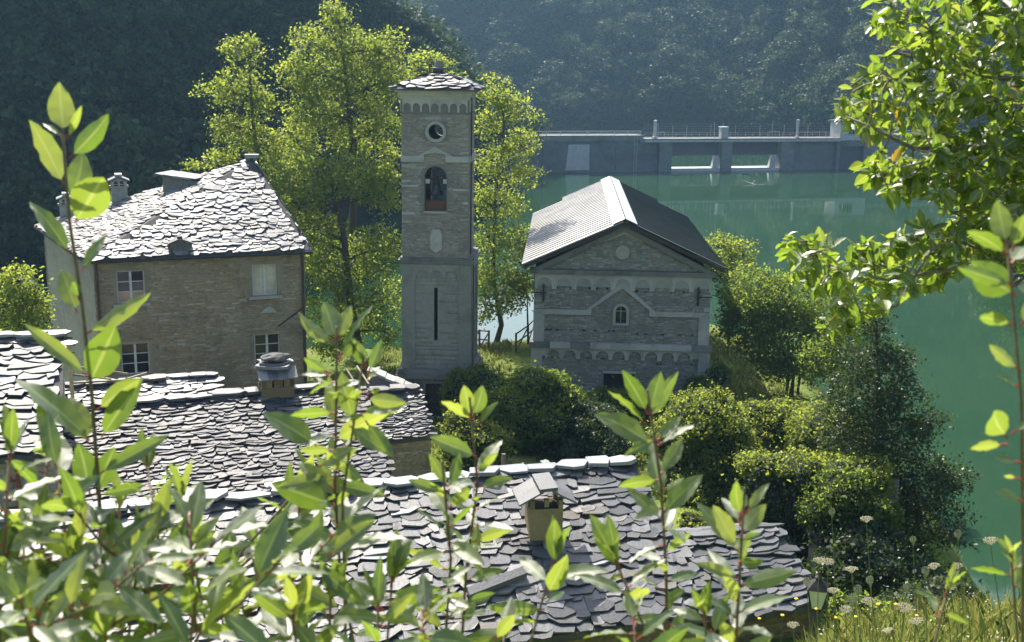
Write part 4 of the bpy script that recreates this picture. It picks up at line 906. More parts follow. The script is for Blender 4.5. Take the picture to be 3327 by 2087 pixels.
# sheet metal roof: ribs running down each slope, pale flashing on the ridge
zp = ch(2033, 713)[1]+.03; eL = .62; zE = ch(1696, 853)[1]+.02; fo = .55
for s, nm in ((-1, 'left_slope'), (1, 'right_slope')):
    pk_ = CP.P(CW/2, zp, fo); ev = CP.P(CW/2+s*(CW/2+eL), zE, fo); dn_ = ev-pk_; nn = unit(np.cross(dn_, bk)); nn = nn if nn[2] > 0 else -nn
    def sheet(t0, t1, L):
        vs = []; m = 0; y = 0.; st = []
        while y < L: st += [(y, 0), (y+.52, 0), (y+.56, .045), (y+.64, .045), (y+.68, 0)]; y += .68
        st = [q for q in st if q[0] <= L]+[(L, 0)]
        for yy, h in st: vs += [pk_+dn_*t0+bk*yy+nn*h, pk_+dn_*t1+bk*yy+nn*h]
        n = len(st); fs = [(2*i, 2*i+1, 2*i+3, 2*i+2) for i in range(n-1)]
        vs += [q-nn*.06 for q in vs]; N_ = 2*n; fs += [(N_+2*i, N_+2*i+2, N_+2*i+3, N_+2*i+1) for i in range(n-1)]+[(0, N_, N_+1, 1), (N_-2, N_-1, 2*N_-1, 2*N_-2)]+[(2*i+1, N_+2*i+1, N_+2*i+3, 2*i+3) for i in range(n-1)]
        return Geo().add(vs, fs)
    mt = M['metal'] if s < 0 else M['metal_dark']; sheet(.02, .62, CL+1.2).build('roof_sheet', mt, church); sheet(.6205, 1., CL-.6).build('roof_sheet', mt, church)
    w = .62/np.linalg.norm(dn_); Geo().box(pk_+nn*.06+CP.n*.03, dn_*w, bk*(CL+1.25), nn*.015).build('ridge_flashing', M['metal_white'], church)
    Geo().box(pk_-nn*.085+CP.n*.02, dn_*1.0, bk*.12, -nn*.16).build('barge_board', M['wood_dark'], church)
Geo().box(CP.P(.5, zE-.2, 0)+bk*.5, uT*(CW-1), bk*(CL-1), (0, 0, .1)).build('loft_floor', M['dark'], church)
# ================================================================ VILLAGE ROOFS IN FRONT
def gable(name, label, RL, RR, run, drop, base, wall, seed, ex, wr, th, mat, group=None, back=True, ridge=True, ov=.3, pale=None, palep=.05, skew=0., wl=M['rub_warm'], ridge_mat=None, cat='house', stones=True, hr=(.05, .12)):
    u = unit((RR-RL)*np.array([1, 1, 0])); f = np.array([u[1], -u[0], 0]); L = np.linalg.norm((RR-RL)[:2]); z = np.array([0, 0, 1.])
    h = empty(name, gp((RL+RR)/2, base), label, cat, group)
    v = unit(-f*run+z*drop); sl = math.hypot(run, drop); EL = RL+f*run-z*drop; ER = RR+f*run-z*drop
    gr = Geo(); nrm = unit(np.cross(u, v)); nrm = nrm if nrm[2] > 0 else -nrm
    BL = RL-f*run*.9-z*drop*.9; BR = RR-f*run*.9-z*drop*.9
    gr.add([RL, RR, ER, EL, BL, BR]+[q-z*.16 for q in (RL, RR, ER, EL, BL, BR)], [(3, 2, 1, 0), (0, 1, 5, 4), (9, 8, 2, 3), (4, 5, 11, 10), (8, 7, 1, 2), (7, 11, 5, 1), (3, 0, 6, 9), (0, 4, 10, 6), (6, 7, 8, 9), (10, 11, 7, 6)])
    rf = gr.build('roof', M['bed'], h)
    slates(rf, EL, u, v, lambda a, b: -.1 <= a <= L+.1+skew*b and -.1 <= b <= sl-.1, (-.15, L+.3), (-.08, sl), ex, wr, th, mat, seed, 300, pale, palep)
    slates(rf, BL, u, unit(f*run+z*drop), lambda a, b: 0 <= a <= L and 0 <= b <= sl*.9-.1, (0, L), (-.05, sl*.9), ex*1.3, (wr[0]*1.2, wr[1]*1.2), th, mat, seed+1, 0)
    g = Geo(); i0 = ov; FL = EL+u*i0-f*ov; FR = ER-u*i0-f*ov; KL = BL+u*i0+f*ov; KR = BR-u*i0+f*ov; zt = EL[2]-.05
    PF = Plane(gp(FL, 0), u); PR = Plane(gp(FR, 0), -f); PK = Plane(gp(KR, 0), -u); PL_ = Plane(gp(KL, 0), f); W_ = np.linalg.norm((FR-FL)[:2]); Dp = np.linalg.norm((KR-FR)[:2])
    for P_, q in ((PF, W_), (PR, Dp), (PK, W_), (PL_, Dp)): panel(g, P_, 0, q, base-1.5, zt, (), .3, back=False)
    for P_, q in ((FR, KR, ), ): pass
    for a, b, r in ((FR, KR, RR-u*i0), (KL, FL, RL+u*i0)): g.add([gp(a, zt), gp(b, zt), r-z*.17], [(0, 1, 2)])
    g.build('wall', M['mortar'], h)
    if stones:
        masonry(h, PF, (0, W_), (base-.6, zt), wall, seed+5, hr=hr, lr=(.14, .45)); masonry(h, PR, (0, Dp), (base-.6, zt), wall, seed+6, hr=hr, lr=(.14, .45), name='side_masonry'); masonry(h, PL_, (0, Dp), (base-.6, zt), wall, seed+7, hr=hr, lr=(.14, .45), name='side_masonry')
    if ridge:
        rng = np.random.default_rng(seed+9); a = 0.
        while a < L-.1:
            l = rng.uniform(.45, 1.0); l = min(l, L-a); me = slab_mesh(int(rng.integers(16)), ridge_mat or mat)
            place('ridge_slab', me, rf, RL+u*(a+l/2)+f*rng.uniform(.22, .34)+z*(.05+rng.uniform(0, .05)), u*l*1.12, unit(-f+z*rng.normal()*.06)*rng.uniform(.5, .7), z*rng.uniform(.05, .1)); a += l
    return h, rf, dict(u=u, f=f, v=v, n=nrm, EL=EL, RL=RL, L=L, sl=sl, PF=PF, PR=PR, W=W_)
def on_plane(px, py, o, n): v = ray(px, py); return cC+v*(((o-cC) @ n)/(v @ n))
# near roof with the tilted-slab chimney
RR1 = atz(1492, 1090, 6.9); RL1 = atz(-110, 1236, 6.9)
h1, rf1, G1 = gable('slate_cottage', 'nearest slate-roofed house in front, with an ochre chimney capped by tilted slabs', RL1, RR1, 4.7, 1.75, 3.6, M['ochre'], 111, .22, (.22, .62), .028, M['slate_old'], None, ridge_mat=M['slate_pale'], pale=M['slate_pale'], palep=.07)
c = on_plane(1283, 1272, G1['EL'], G1['n']); u1 = unit(np.array([.985, .17, 0])); v1 = np.cross((0, 0, 1), u1); z = np.array([0, 0, 1.])
cm = Geo().box(c-u1*.37-v1*.1-z*.5, u1*.74, v1*.68, z*1.28, .4).build('chimney', M['ochre'], h1)
Geo().box(c-u1*.27-v1*.06+z*.783, u1*.54, v1*.54, z*.02).build('dark_bed', M['dark'], cm)  # near-black sheet giving the smoke opening its darkness by colour
for a, b in ((-.37, -.1), (.27, -.1), (-.37, .48), (.27, .48), (-.04, -.05)): Geo().box(c+u1*a+v1*b+z*.782, u1*.1, v1*.1, z*.2).build('corner_post', M['ochre'], cm)
Geo().box(c-u1*.39+v1*.05+z*.783, u1*.02, v1*.4, z*.26).build('side_slab', M['slate_old'], cm)
for s, q in ((-1, 0), (-1, .38), (1, 0), (1, .36)):
    Geo().box(c+u1*s*.64-v1*(.26-q*1.3)+z*.93, -u1*s*.54+z*.29, v1*.5, z*.045, q).build('cap_slab', M['slate'], cm)
Geo().box(c-u1*.2-v1*.3+z*1.25, u1*.4+z*.03, v1*.98, z*.075).build('cap_slab', M['slate'], cm)
# a long loose beam lying on the same roof
p = on_plane(1105, 1425, G1['EL'], G1['n']); q = on_plane(1240, 1372, G1['EL'], G1['n']); tag(Geo().box(p+z*.13, q-p, G1['v']*.22, z*.1).build('stone_slab', M['slate_old']), 'long narrow stone slab lying loose on the nearest slate roof', 'stone slab')
# middle roof with the boulder-capped chimney on its ridge
RR2 = atz(842, 908, 5.9); RL2 = atz(150, 966, 5.9)
h2, rf2, G2 = gable('slate_cottage', 'long dark slate-roofed house in the middle with a chimney astride its ridge', RL2, RR2, 5.2, 1.75, 2.0, M['rub_warm'], 131, .165, (.18, .52), .032, M['slate_dark'], None, skew=.03, pale=M['slate_pale'], palep=.04, ridge_mat=M['slate'])
c = atz(651, 948, 5.55); u2 = G2['u']; f2 = G2['f']
cm = Geo().box(c-u2*.52-f2*.42-z*.4, u2*1.04, f2*.84, z*1.02, .2).build('chimney', M['ochre'], h2)
for a, b in ((-.52, .34), (-.12, .28), (.2, .32)): Geo().box(c+u2*a+f2*.40+z*.623, u2*b, -f2*.14, z*.42).build('smoke_post', M['ochre'], cm)
for b in (-.4, .1): Geo().box(c-u2*.5+f2*b+z*.623, u2*.14, f2*.3, z*.42).build('smoke_post', M['ochre'], cm); Geo().box(c+u2*.38+f2*b+z*.623, u2*.14, f2*.3, z*.42).build('smoke_post', M['ochre'], cm)
Geo().box(c-u2*.5-f2*.4+z*.625, u2*1., f2*.74, z*.02).build('dark_bed', M['dark'], cm)  # opening's darkness coloured onto a near-black sheet
for k in range(4): Geo().box(c-u2*(.62-k*.31)+f2*.62+z*(.93+.01*(k % 2)), u2*.305, -f2*.42+z*.28, z*.035, k*.23).build('skirt_slate', M['slate'], cm)
for k in range(4): Geo().box(c-u2*(.62-k*.31)-f2*.62+z*(.93+.01*(k % 2)), u2*.305, f2*.42+z*.28, z*.035, k*.23).build('skirt_slate', M['slate'], cm)
place('cap_slab', slab_mesh(3, M['slate_old']), cm, c+f2*.5+z*1.24, u2*1.35, -f2*1.0, z*.09); place('cap_slab', slab_mesh(9, M['slate_old']), cm, c+f2*.42+z*1.325, u2*1.1, -f2*.85, z*.08)
rng = np.random.default_rng(4); bv = []
for i in range(7):
    for j in range(12):
        t = math.pi*i/6; a = 2*math.pi*j/12; k_ = 1+.14*math.sin(3*a+i)+.08*rng.normal(); bv.append(c+z*1.52+u2*.48*math.sin(t)*math.cos(a)*k_+f2*.34*math.sin(t)*math.sin(a)*k_+z*.14*math.cos(t))
tag(Geo().add(bv, [(i*12+j, i*12+(j+1) % 12, (i+1)*12+(j+1) % 12, (i+1)*12+j) for i in range(6) for j in range(12)]).build('boulder', M['dress_dark']), 'rounded grey boulder weighing down the cap of the ridge chimney', 'boulder')
# left roof
RR3 = atz(150, 790, 8.3); RL3 = RR3+unit(np.array([-.95, -.33, 0]))*7
h3, rf3, G3 = gable('slate_cottage', 'house at the left edge with large dark slates and a red-framed window under the eave', RL3, RR3, 5.2, 1.95, 2.8, M['plaster'], 151, .26, (.3, .75), .033, M['slate_dark'], None, pale=M['slate_pale'], palep=.05, ridge_mat=M['slate_pale'], hr=(.1, .3))
PF = G3['PF']; ed = PF.hit(60, 1100); wr_ = Geo(); W0 = G3['W']
for a in (W0-2.6, W0-1.75, W0-.9): pbox(wr_, PF, a, a+.1, G3['EL'][2]-1.9, G3['EL'][2]-.1, .02, .12)
for b in (.75, 1.5): pbox(wr_, PF, W0-2.5, W0-.9, G3['EL'][2]-b, G3['EL'][2]-b+.04, .03, .09)
wr_.build('window_frame', M['redpaint'], h3)
for px, py, py2, lab in ((163, 808, 968, 'tall metal flue with a white disc cap beside the left slate roof'), (123, 1014, 1062, 'short metal flue with a white disc cap low on the left slate roof')):
    b = on_plane(px+8, py2, G3['EL'], G3['n']); t = aty(px, py, b[1]); b = gp((b[0]*.4+t[0]*.6, b[1]), b[2]); t = gp(b, t[2])
    r = empty('flue_pipe', b, lab, 'flue pipe', 'metal flue pipes on the left roof')
    Geo().tube([b-z*.2, t], .055, 10).build('pipe', M['wood_new'], r); Geo().lathe(t+z*.002, [(.23, .0), (.24, .02), (.1, .06), (.02, .08)], 18).build('cap', M['white'], r)
# small roof behind, lean-to with its sloping wall, roof in the lower right corner
RR4 = atz(512, 884, 5.3); RL4 = RR4+unit(np.array([-.94, -.34, 0]))*5.2
gable('slate_shed', 'low slate-roofed shed close under the big stone house', RL4, RR4, 3.0, 1.0, 1.5, M['rub_warm'], 171, .22, (.3, .65), .03, M['slate'], None, cat='shed')
RL6 = aty(870, 925, 39.6); RR6 = aty(985, 925, 40.2); RR6[2] = RL6[2]
h6, rf6, G6 = gable('slate_outhouse', 'small outhouse with a thin-slated roof and tall brown wall, before the tower door', RL6, RR6, 2.2, 1.05, 1.4, M['rub_warm'], 181, .1, (.16, .4), .03, M['slate_old'], None, cat='outhouse', ov=.12, hr=(.04, .1))
p0 = aty(868, 868, 41.4); p1 = aty(975, 912, 41.0); Geo().prism([gp(p0, 1), gp(p1, 1), p1, p0], unit(np.array([.1, -1, 0]))*.45).build('sloping_wall', M['rub_grey'], h6)
for k in range(5): a = p0+(p1-p0)*k/5; Geo().box(a+np.array([0, .1, .003+.03*(k % 2)]), (p1-p0)/5*.97, (0, -.68, 0), (0, 0, .09), k*.21).build('coping_slab', M['dress'], h6)
RL5 = atz(1590, 1268, 5.4); RR5 = RL5+unit(np.array([.9, .32, 0]))*2.75
h5, rf5, G5 = gable('slate_hut', 'small slate-roofed hut at lower right, beside the street lantern', RL5, RR5, 2.4, .95, 3.2, M['ochre'], 191, .17, (.28, .6), .035, M['slate_old'], None, ridge=False, cat='hut')

# sticks of an unfinished pergola between left roofs
rs = random.Random(2)
for i, (a, b) in enumerate((((168, 862), (300, 880)), ((170, 882), (262, 893)), ((172, 902), (350, 892)), ((290, 895), (345, 878)), ((296, 888), (318, 901)))):
    tag(Geo().tube([aty(*a, 36.6+.1*i), aty(*b, 37.2+.1*i)], .035, 6).build('wooden_pole', M['wood_new']), ['top wooden pole reaching right from the tall flue', 'second wooden pole below the top one beside the tall flue', 'longest low wooden pole ending near the lower left window', 'short wooden pole tip slanting up by the lower left window', 'short crossing stick under the slanting pole tip'][i], 'pole', 'light wooden poles between the left roofs')
for i, (a, b) in enumerate((((815, 868), (850, 925)), ((840, 862), (868, 905)))):
    tag(Geo().tube([aty(*a, 40.8), aty(*b, 39.8)], .035, 6).build('wooden_pole', M['wood_new']), ['left one of two leaning poles above the outhouse roof', 'right one of two leaning poles above the outhouse roof'][i], 'pole', 'poles leaning on the outhouse')
# street lantern
lt = aty(1921, 1435, 21.5); lz = aty(1921, 1352, 21.5)[2]; gz = float(ground_z(lt[0], lt[1]))
lamp = empty('street_lantern', gp(lt, gz), 'old glass street lantern on an iron post at lower right', 'street lamp')
Geo().tube([gp(lt, gz-.2), lt], .04, 8).build('post', M['iron'], lamp)
hL = lz-lt[2]; rA, rB2 = .15, .27
q4 = lambda r, h: [lt+np.array([r*math.cos(t), r*math.sin(t), h]) for t in (np.arange(4)+.35)*math.pi/2]
a4 = q4(rA, .06); b4 = q4(rB2, hL*.62)
for i in range(4): Geo().add([a4[i], a4[(i+1) % 4], b4[(i+1) % 4], b4[i]], [(0, 1, 2, 3)]).build('glass_pane', M['glasslamp'], lamp); Geo().tube([a4[i], b4[i]], .016, 5).build('frame_bar', M['iron'], lamp)
c4_ = q4(rB2*1.15, hL*.62+.01); d4 = q4(.07, hL*.86); Geo().add(c4_+d4, [(0, 1, 5, 4), (1, 2, 6, 5), (2, 3, 7, 6), (3, 0, 4, 7), (4, 5, 6, 7), (3, 2, 1, 0)]).build('hood', M['iron'], lamp)
Geo().lathe(lt+np.array([0, 0, hL*.86]), [(.06, 0), (.08, .05), (.03, .09), (.02, .16)], 8).build('finial', M['iron'], lamp)
# wooden rail fences by the water
def fence(label, pts, h=1.0):
    P_ = [np.array([x, y, float(ground_z(x, y))]) for x, y in pts]; r = empty('rail_fence', P_[0], label, 'fence', 'wooden rail fences by the water')
    for p in P_: Geo().tube([p-z*.3, p+z*h], .06, 6).build('post', M['wood'], r)
    for a, b in zip(P_, P_[1:]):
        for k in (.5, .95): Geo().tube([a+z*h*k, b+z*h*k], .045, 6).build('rail', M['wood'], r)
        Geo().tube([a+z*.05, b+z*h*.9], .04, 6).build('brace', M['wood'], r)
fa = atz(1128, 838, -.1); fb = atz(1150, 843, -.1); fence('rough rail fence right of the tower foot, before the bright water', [(fa[0]-1.4, fa[1]+2.5), (fa[0], fa[1]), (fb[0], fb[1])], 1.15)
fa = atz(1222, 838, .1); fb = atz(1246, 832, .1); fence('rough rail fence at the left corner of the church', [(fa[0]-.2, fa[1]-1), (fa[0]+.5, fa[1]+1.5), (fb[0]+.4, fb[1]+4)], 1.15)
# rubble pile and ruined walls
def rwall(name, label, a, b, top, thick, mat, seed, base=0.):
    a = np.asarray(a, float); b = np.asarray(b, float); r = empty(name, gp(a, base), label, 'ruined wall'); u = unit((b-a)*np.array([1, 1, 0])); n = np.array([u[1], -u[0], 0]); L = np.linalg.norm((b-a)[:2]); rng = np.random.default_rng(seed)
    k = max(3, int(L/.6)); tops = [top+rng.normal()*.18 for _ in range(k+1)]
    g = Geo()
    g.prism([gp(a, base-1)]+[gp(b, base-1)]+[gp(a+u*L*i/k, tops[i]) for i in range(k, -1, -1)], -n*thick); g.build('core', M['mortar_grey'], r)
    P_ = Plane(gp(a, 0), u); masonry(r, P_, (0, L), (base-.5, top+.3), mat, seed, lambda x, w: w < np.interp(x, np.linspace(0, L, k+1), tops)-.03, hr=(.06, .14), lr=(.15, .5), dr=(.01, .06))
    return r
# ================================================================ TREES, SHRUBS, IVY
def blob(x, y, hw, hh, Y, dz=1.):
    c = aty(x, y, Y); k = depth(c)/(FPX/K); return (tuple(c), (hw*k, max(hw, hh*.6)*k*dz, hh*k))
def curve3(a, b, rng, sag=.0, n=6, w=.12):
    a = np.asarray(a, float); b = np.asarray(b, float); L = np.linalg.norm(b-a); t = np.linspace(0, 1, n)[:, None]
    m = a+(b-a)*t+np.sin(t*math.pi)*np.array([rng.normal()*w*L, rng.normal()*w*L, abs(rng.normal())*w*L*.6-sag*L]); return list(m)
def tree(name, label, trunk, blobs, nclus, per, sig, leaf, mat, seed, r0=.25, limbs=None, bark=M['bark'], shell=.45, group=None, cat='tree', up=.25, asp=.6):
    """tapered trunk, limbs and twigs to leaf clusters, leaves in clusters with gaps between them"""
    rng = np.random.default_rng(seed); tr = [np.asarray(p, float) for p in trunk]
    root = empty(name, tr[0], label, cat, group)
    cc, p, nd = blob_points(rng, blobs, nclus, per, sig, shell)
    g = Geo(); m = len(tr); rr = [r0*(1-.8*i/(m-1)) for i in range(m)]; g.tube([tr[0]-np.array([0, 0, .5])]+tr, [r0*1.15]+rr, 9); g.build('trunk', bark, root, True)
    T = np.array([tr[int(i)]+(tr[min(int(i)+1, m-1)]-tr[int(i)])*(i-int(i)) for i in np.linspace(0, m-1.001, 30)])
    lim = []
    for b in blobs:
        c = np.array(b[0]); dd = np.linalg.norm((T-c)*np.array([1, 1, .8]), axis=1)+np.where(T[:, 2] > c[2]-.15*b[1][2], 3, 0); q = T[int(np.argmin(dd))]
        L = curve3(q, c, rng, n=7); k = max(.03, r0*.38); lim.append((L, k))
        Geo().tube(L, [k*(1-.75*i/6) for i in range(7)], 6).build('limb', bark, root, True)
    LP = np.array([q for L, k in lim for q in L[2:]]); gt = Geo()
    for c in cc[rng.choice(len(cc), min(len(cc), limbs or 70), replace=False)]:
        q = LP[int(np.argmin(np.linalg.norm(LP-c, axis=1)))]; gt.tube(curve3(q, c, rng, n=4), [.035, .025, .016, .008], 4, cap=False)
    gt.build('twigs', bark, root, kind='stuff')
    v, f, t = leaf_quads(p, leaf, rng, asp, up, nrm=None); link('crown', fast_mesh('crown', v, f, t, extra=None), mat, root)
    return root
def shrub(name, label, blobs, dens, leaf, mat, seed, cat='shrub', group=None, base=None, core=.78, sig=.1, stems=0, flowers=None):
    """mound of leaves: a shell of overlapping leaves over a filler coloured dark for the shade inside"""
    rng = np.random.default_rng(seed); lo = min(b[0][2]-b[1][2] for b in blobs); c0 = blobs[0][0]
    gz = float(ground_z(c0[0], c0[1])) if base is None else base
    root = empty(name, (c0[0], c0[1], gz), label, cat, group); P_ = []; D_n = []; big = list(blobs)
    for b in big:
        for q in range(7):
            d = rng.normal(size=3); d[2] = abs(d[2])*.8; d /= np.linalg.norm(d); k_ = rng.uniform(.22, .42); blobs = blobs+[(tuple(np.array(b[0])+d*np.array(b[1])*rng.uniform(.75, 1.0)), tuple(np.array(b[1])*k_*rng.uniform(.8, 1.2, 3)))]
    g = Geo()
    for b in blobs:
        c = np.array(b[0]); r = np.array(b[1]); ar = 4*math.pi*((r[0]*r[1])**1.6/3+(r[0]*r[2])**1.6/3+(r[1]*r[2])**1.6/3)**(1/1.6); n = int(ar*dens*1.4)
        d = rng.normal(size=(n, 3)); d /= np.linalg.norm(d, axis=1)[:, None]
        lump = 1+.13*np.sin(d[:, 0]*7+c[0])*np.sin(d[:, 1]*6+c[1])+.09*np.sin(d[:, 2]*9+c[0]*3)+.07*np.sin(d[:, 0]*17)*np.sin(d[:, 2]*15)
        rad_ = lump*(1-np.abs(rng.normal(size=n))*.10+rng.exponential(.03, n)); q = c+d*r*rad_[:, None]+rng.normal(size=(n, 3))*sig*.5
        ok = np.ones(n, bool)
        for o in blobs:
            if o is not b: ok &= (((q-np.array(o[0]))/np.array(o[1]))**2).sum(1) > .72
        P_.append(q[ok]); D_n.append(d[ok])
        vs = []; na, nb = 10, 7
        for i in range(nb+1):
            for j in range(na):
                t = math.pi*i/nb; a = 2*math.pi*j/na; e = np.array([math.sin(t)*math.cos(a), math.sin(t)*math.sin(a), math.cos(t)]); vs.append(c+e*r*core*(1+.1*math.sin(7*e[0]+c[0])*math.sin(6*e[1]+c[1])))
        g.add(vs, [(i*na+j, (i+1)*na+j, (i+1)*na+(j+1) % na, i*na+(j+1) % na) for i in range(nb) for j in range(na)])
    if core: g.build('dark_fill', M['core'], root)  # filler body; the mound's inner shade is put into its colour
    p = np.concatenate(P_); d = np.concatenate(D_n); sp_ = rng.random(len(p)) < .10; p[sp_] += d[sp_]*rng.exponential(.20, sp_.sum())[:, None]*(.4+1.2*vnoise(p[sp_][:, 0]+p[sp_][:, 2], p[sp_][:, 1]-p[sp_][:, 2], .35, 2)[:, None]); v, f, t = leaf_quads(p, leaf, rng, .65, .2, jitter=.5, nrm=d)
    L_ = None; link('foliage', fast_mesh('foliage', v, f, t), mat, root)
    for k in range(stems):
        a = rng.random()*6.28; c = np.array(blobs[0][0]); b = gp((c[0]+.3*math.cos(a), c[1]+.3*math.sin(a)), gz)
        Geo().tube(curve3(b-np.array([0, 0, .2]), c+np.array([math.cos(a), math.sin(a), .2])*np.array(blobs[0][1])*.5, rng), [.05, .045, .04, .03, .02, .012], 5).build('stem', M['bark'], root)
    if flowers:
        fp = p[rng.choice(len(p), flowers)]+d[rng.choice(len(p), flowers)]*.05; v, f, t = leaf_quads(fp, .09, rng, .9, .2); link('blossom', fast_mesh('blossom', v, f, t), M['pinkf'], root)['kind'] = 'stuff'
    return root
M['pinkf'] = plain_mat('pink_blossom', (.42, .16, .20), .8, var=.2)
def base_at(px, py, z_): return atz(px, py, z_)
gz_ = lambda p: float(ground_z(p[0], p[1]))
def tb(px, Y):                                     # trunk foot on the ground at a picture column and depth
    p = aty(px, 800, Y); return np.array([p[0], p[1], gz_(p)])
# tall sunlit trees behind the house and the tower
b = tb(612, 64); tree('deciduous_tree', 'slender sunlit tree with two tops behind the big house roof', [b, aty(612, 640, 64), aty(608, 400, 64.2), aty(592, 250, 64), aty(585, 120, 64)],
    [blob(548, 112, 30, 34, 64), blob(598, 120, 32, 38, 64), blob(560, 200, 58, 48, 64), blob(520, 215, 48, 30, 63.6), blob(618, 235, 40, 40, 64.3), blob(565, 300, 70, 40, 64), blob(590, 370, 78, 50, 64), blob(505, 375, 45, 22, 63.5), blob(450, 385, 30, 12, 63.2), blob(640, 330, 36, 34, 64.5), blob(610, 480, 80, 60, 64.6)], 520, 17, .23, .17, M['leaf_tree'], 201, .2)
b = tb(800, 66); tree('deciduous_tree', 'tallest sunlit tree, filling the gap between house roof and bell tower', [b, aty(802, 690, 66), aty(830, 520, 66), aty(835, 400, 66), aty(820, 250, 66), aty(800, 60, 66)],
    [blob(790, 35, 38, 34, 66), blob(735, 105, 62, 42, 66), blob(830, 110, 66, 52, 66), blob(900, 120, 52, 46, 66.5), blob(700, 175, 46, 48, 65.6), blob(770, 190, 80, 62, 66), blob(870, 210, 78, 58, 66), blob(740, 270, 76, 46, 65.6), blob(905, 300, 46, 52, 66.4), blob(835, 330, 70, 48, 66), blob(930, 190, 40, 44, 67), blob(700, 330, 50, 50, 66.5), blob(920, 380, 40, 50, 67)], 1150, 17, .26, .17, M['leaf_tree'], 202, .32)
b = tb(850, 62); tree('deciduous_tree', 'broad low sunlit tree between house corner and tower, dark trunk showing', [b, aty(825, 720, 62), aty(810, 560, 62), aty(790, 460, 62), aty(770, 390, 62)],
    [blob(730, 410, 90, 62, 62), blob(840, 425, 78, 60, 62.3), blob(700, 480, 62, 52, 61.8), blob(905, 455, 44, 66, 62.6), blob(760, 545, 60, 60, 62), blob(895, 590, 56, 66, 62.4), blob(775, 640, 58, 52, 61.6), blob(870, 700, 72, 56, 61.5), blob(760, 730, 55, 48, 61), blob(905, 780, 44, 48, 61), blob(790, 810, 60, 40, 60.6), blob(830, 610, 60, 60, 63), blob(690, 560, 50, 60, 63), blob(930, 700, 40, 60, 63), blob(660, 420, 50, 50, 62.5), blob(840, 760, 60, 50, 63.5), blob(740, 600, 40, 60, 64)], 1350, 16, .26, .17, M['leaf_tree'], 203, .28, shell=.35)
b = tb(1165, 67); tree('deciduous_tree', 'airy sunlit tree right of the bell tower leaning over the church roof', [b, aty(1180, 765, 67), aty(1160, 650, 67), aty(1165, 470, 67), aty(1185, 330, 67)],
    [blob(1165, 215, 42, 36, 67), blob(1215, 260, 46, 46, 67), blob(1150, 290, 38, 46, 67), blob(1225, 340, 46, 40, 67.4), blob(1165, 380, 50, 46, 66.8), blob(1232, 415, 40, 28, 67), blob(1180, 480, 58, 46, 67), blob(1150, 560, 40, 50, 66.6), blob(1215, 575, 46, 48, 66.4), blob(1170, 660, 50, 44, 66), blob(1235, 660, 30, 46, 65.6), blob(1190, 715, 46, 26, 65.5), blob(1140, 640, 32, 50, 66.5), blob(1135, 470, 30, 50, 67), blob(1140, 720, 26, 40, 66)], 860, 16, .26, .16, M['leaf_tree'], 204, .2, shell=.5)
b = tb(1243, 66); tree('deciduous_tree', 'thin young tree at the left edge of the church, over bright water', [b, aty(1241, 720, 66), aty(1240, 640, 66)], [blob(1243, 600, 26, 34, 66), blob(1232, 680, 30, 26, 65.8)], 70, 15, .25, .15, M['leaf_tree'], 205, .07, limbs=14)
tree('deciduous_tree', 'pale treetop just behind the tower roof', [tb(1010, 78), aty(1010, 400, 78), aty(1010, 160, 78)], [blob(1010, 150, 46, 32, 78), blob(1060, 190, 36, 26, 78), blob(985, 210, 44, 34, 78)], 150, 16, .3, .2, M['leaf_tree'], 206, .2)
b = aty(35, 830, 44); b[2] = gz_(b); tree('deciduous_tree', 'small bright tree at the left edge below the house side wall', [b, aty(45, 800, 44), aty(45, 720, 44)], [blob(45, 665, 52, 40, 44), blob(85, 715, 36, 34, 44.4), blob(15, 720, 48, 50, 43.6), blob(60, 770, 52, 34, 44)], 250, 16, .2, .14, M['leaf_tree'], 207, .12, limbs=30)
# trees between the church and the lake
b = tb(1872, 57); tree('shoreline_tree', 'rounded multi-stemmed tree on the bank right of the church', [b, aty(1868, 880, 57), aty(1855, 800, 57)], [blob(1780, 690, 90, 62, 57.5), blob(1860, 700, 72, 58, 57), blob(1770, 765, 84, 66, 57.5), blob(1850, 800, 104, 84, 56.8), blob(1930, 770, 60, 58, 56.5), blob(1900, 850, 64, 50, 56.5), blob(1820, 860, 54, 36, 57), blob(1740, 720, 50, 50, 58)], 1600, 16, .24, .15, M['leaf_mid'], 211, .12, shell=.6, bark=M['bark'])
for k, (px, tx) in enumerate(((1858, 1830), (1885, 1900))):
    Geo().tube([tb(px, 57)-np.array([0, 0, .3]), aty(px, 870, 57), aty(tx, 780, 57)], [.08, .06, .03], 6).build('trunk', M['bark'], bpy.data.objects['shoreline_tree'])
tree('shoreline_tree', 'bright bushy treetop behind the right end of the church roof', [tb(1715, 68), aty(1715, 640, 68), aty(1715, 590, 68)], [blob(1700, 585, 44, 38, 68), blob(1745, 600, 34, 34, 68), blob(1680, 630, 40, 34, 67), blob(1730, 640, 44, 30, 67)], 330, 15, .2, .15, M['leaf_tree'], 212, .1, shell=.6)
tree('shoreline_tree', 'pale leafy tree leaning to the lake behind the dark evergreen', [tb(1960, 54), aty(1965, 850, 54), aty(1975, 730, 54)], [blob(1965, 690, 55, 46, 54), blob(1990, 770, 62, 62, 53.5), blob(1930, 850, 50, 56, 53), blob(1990, 860, 50, 46, 52.5)], 420, 15, .22, .14, M['leaf_mid'], 213, .1, shell=.6)
b = aty(2075, 1330, 37); b[2] = max(gz_(b), -2.4)
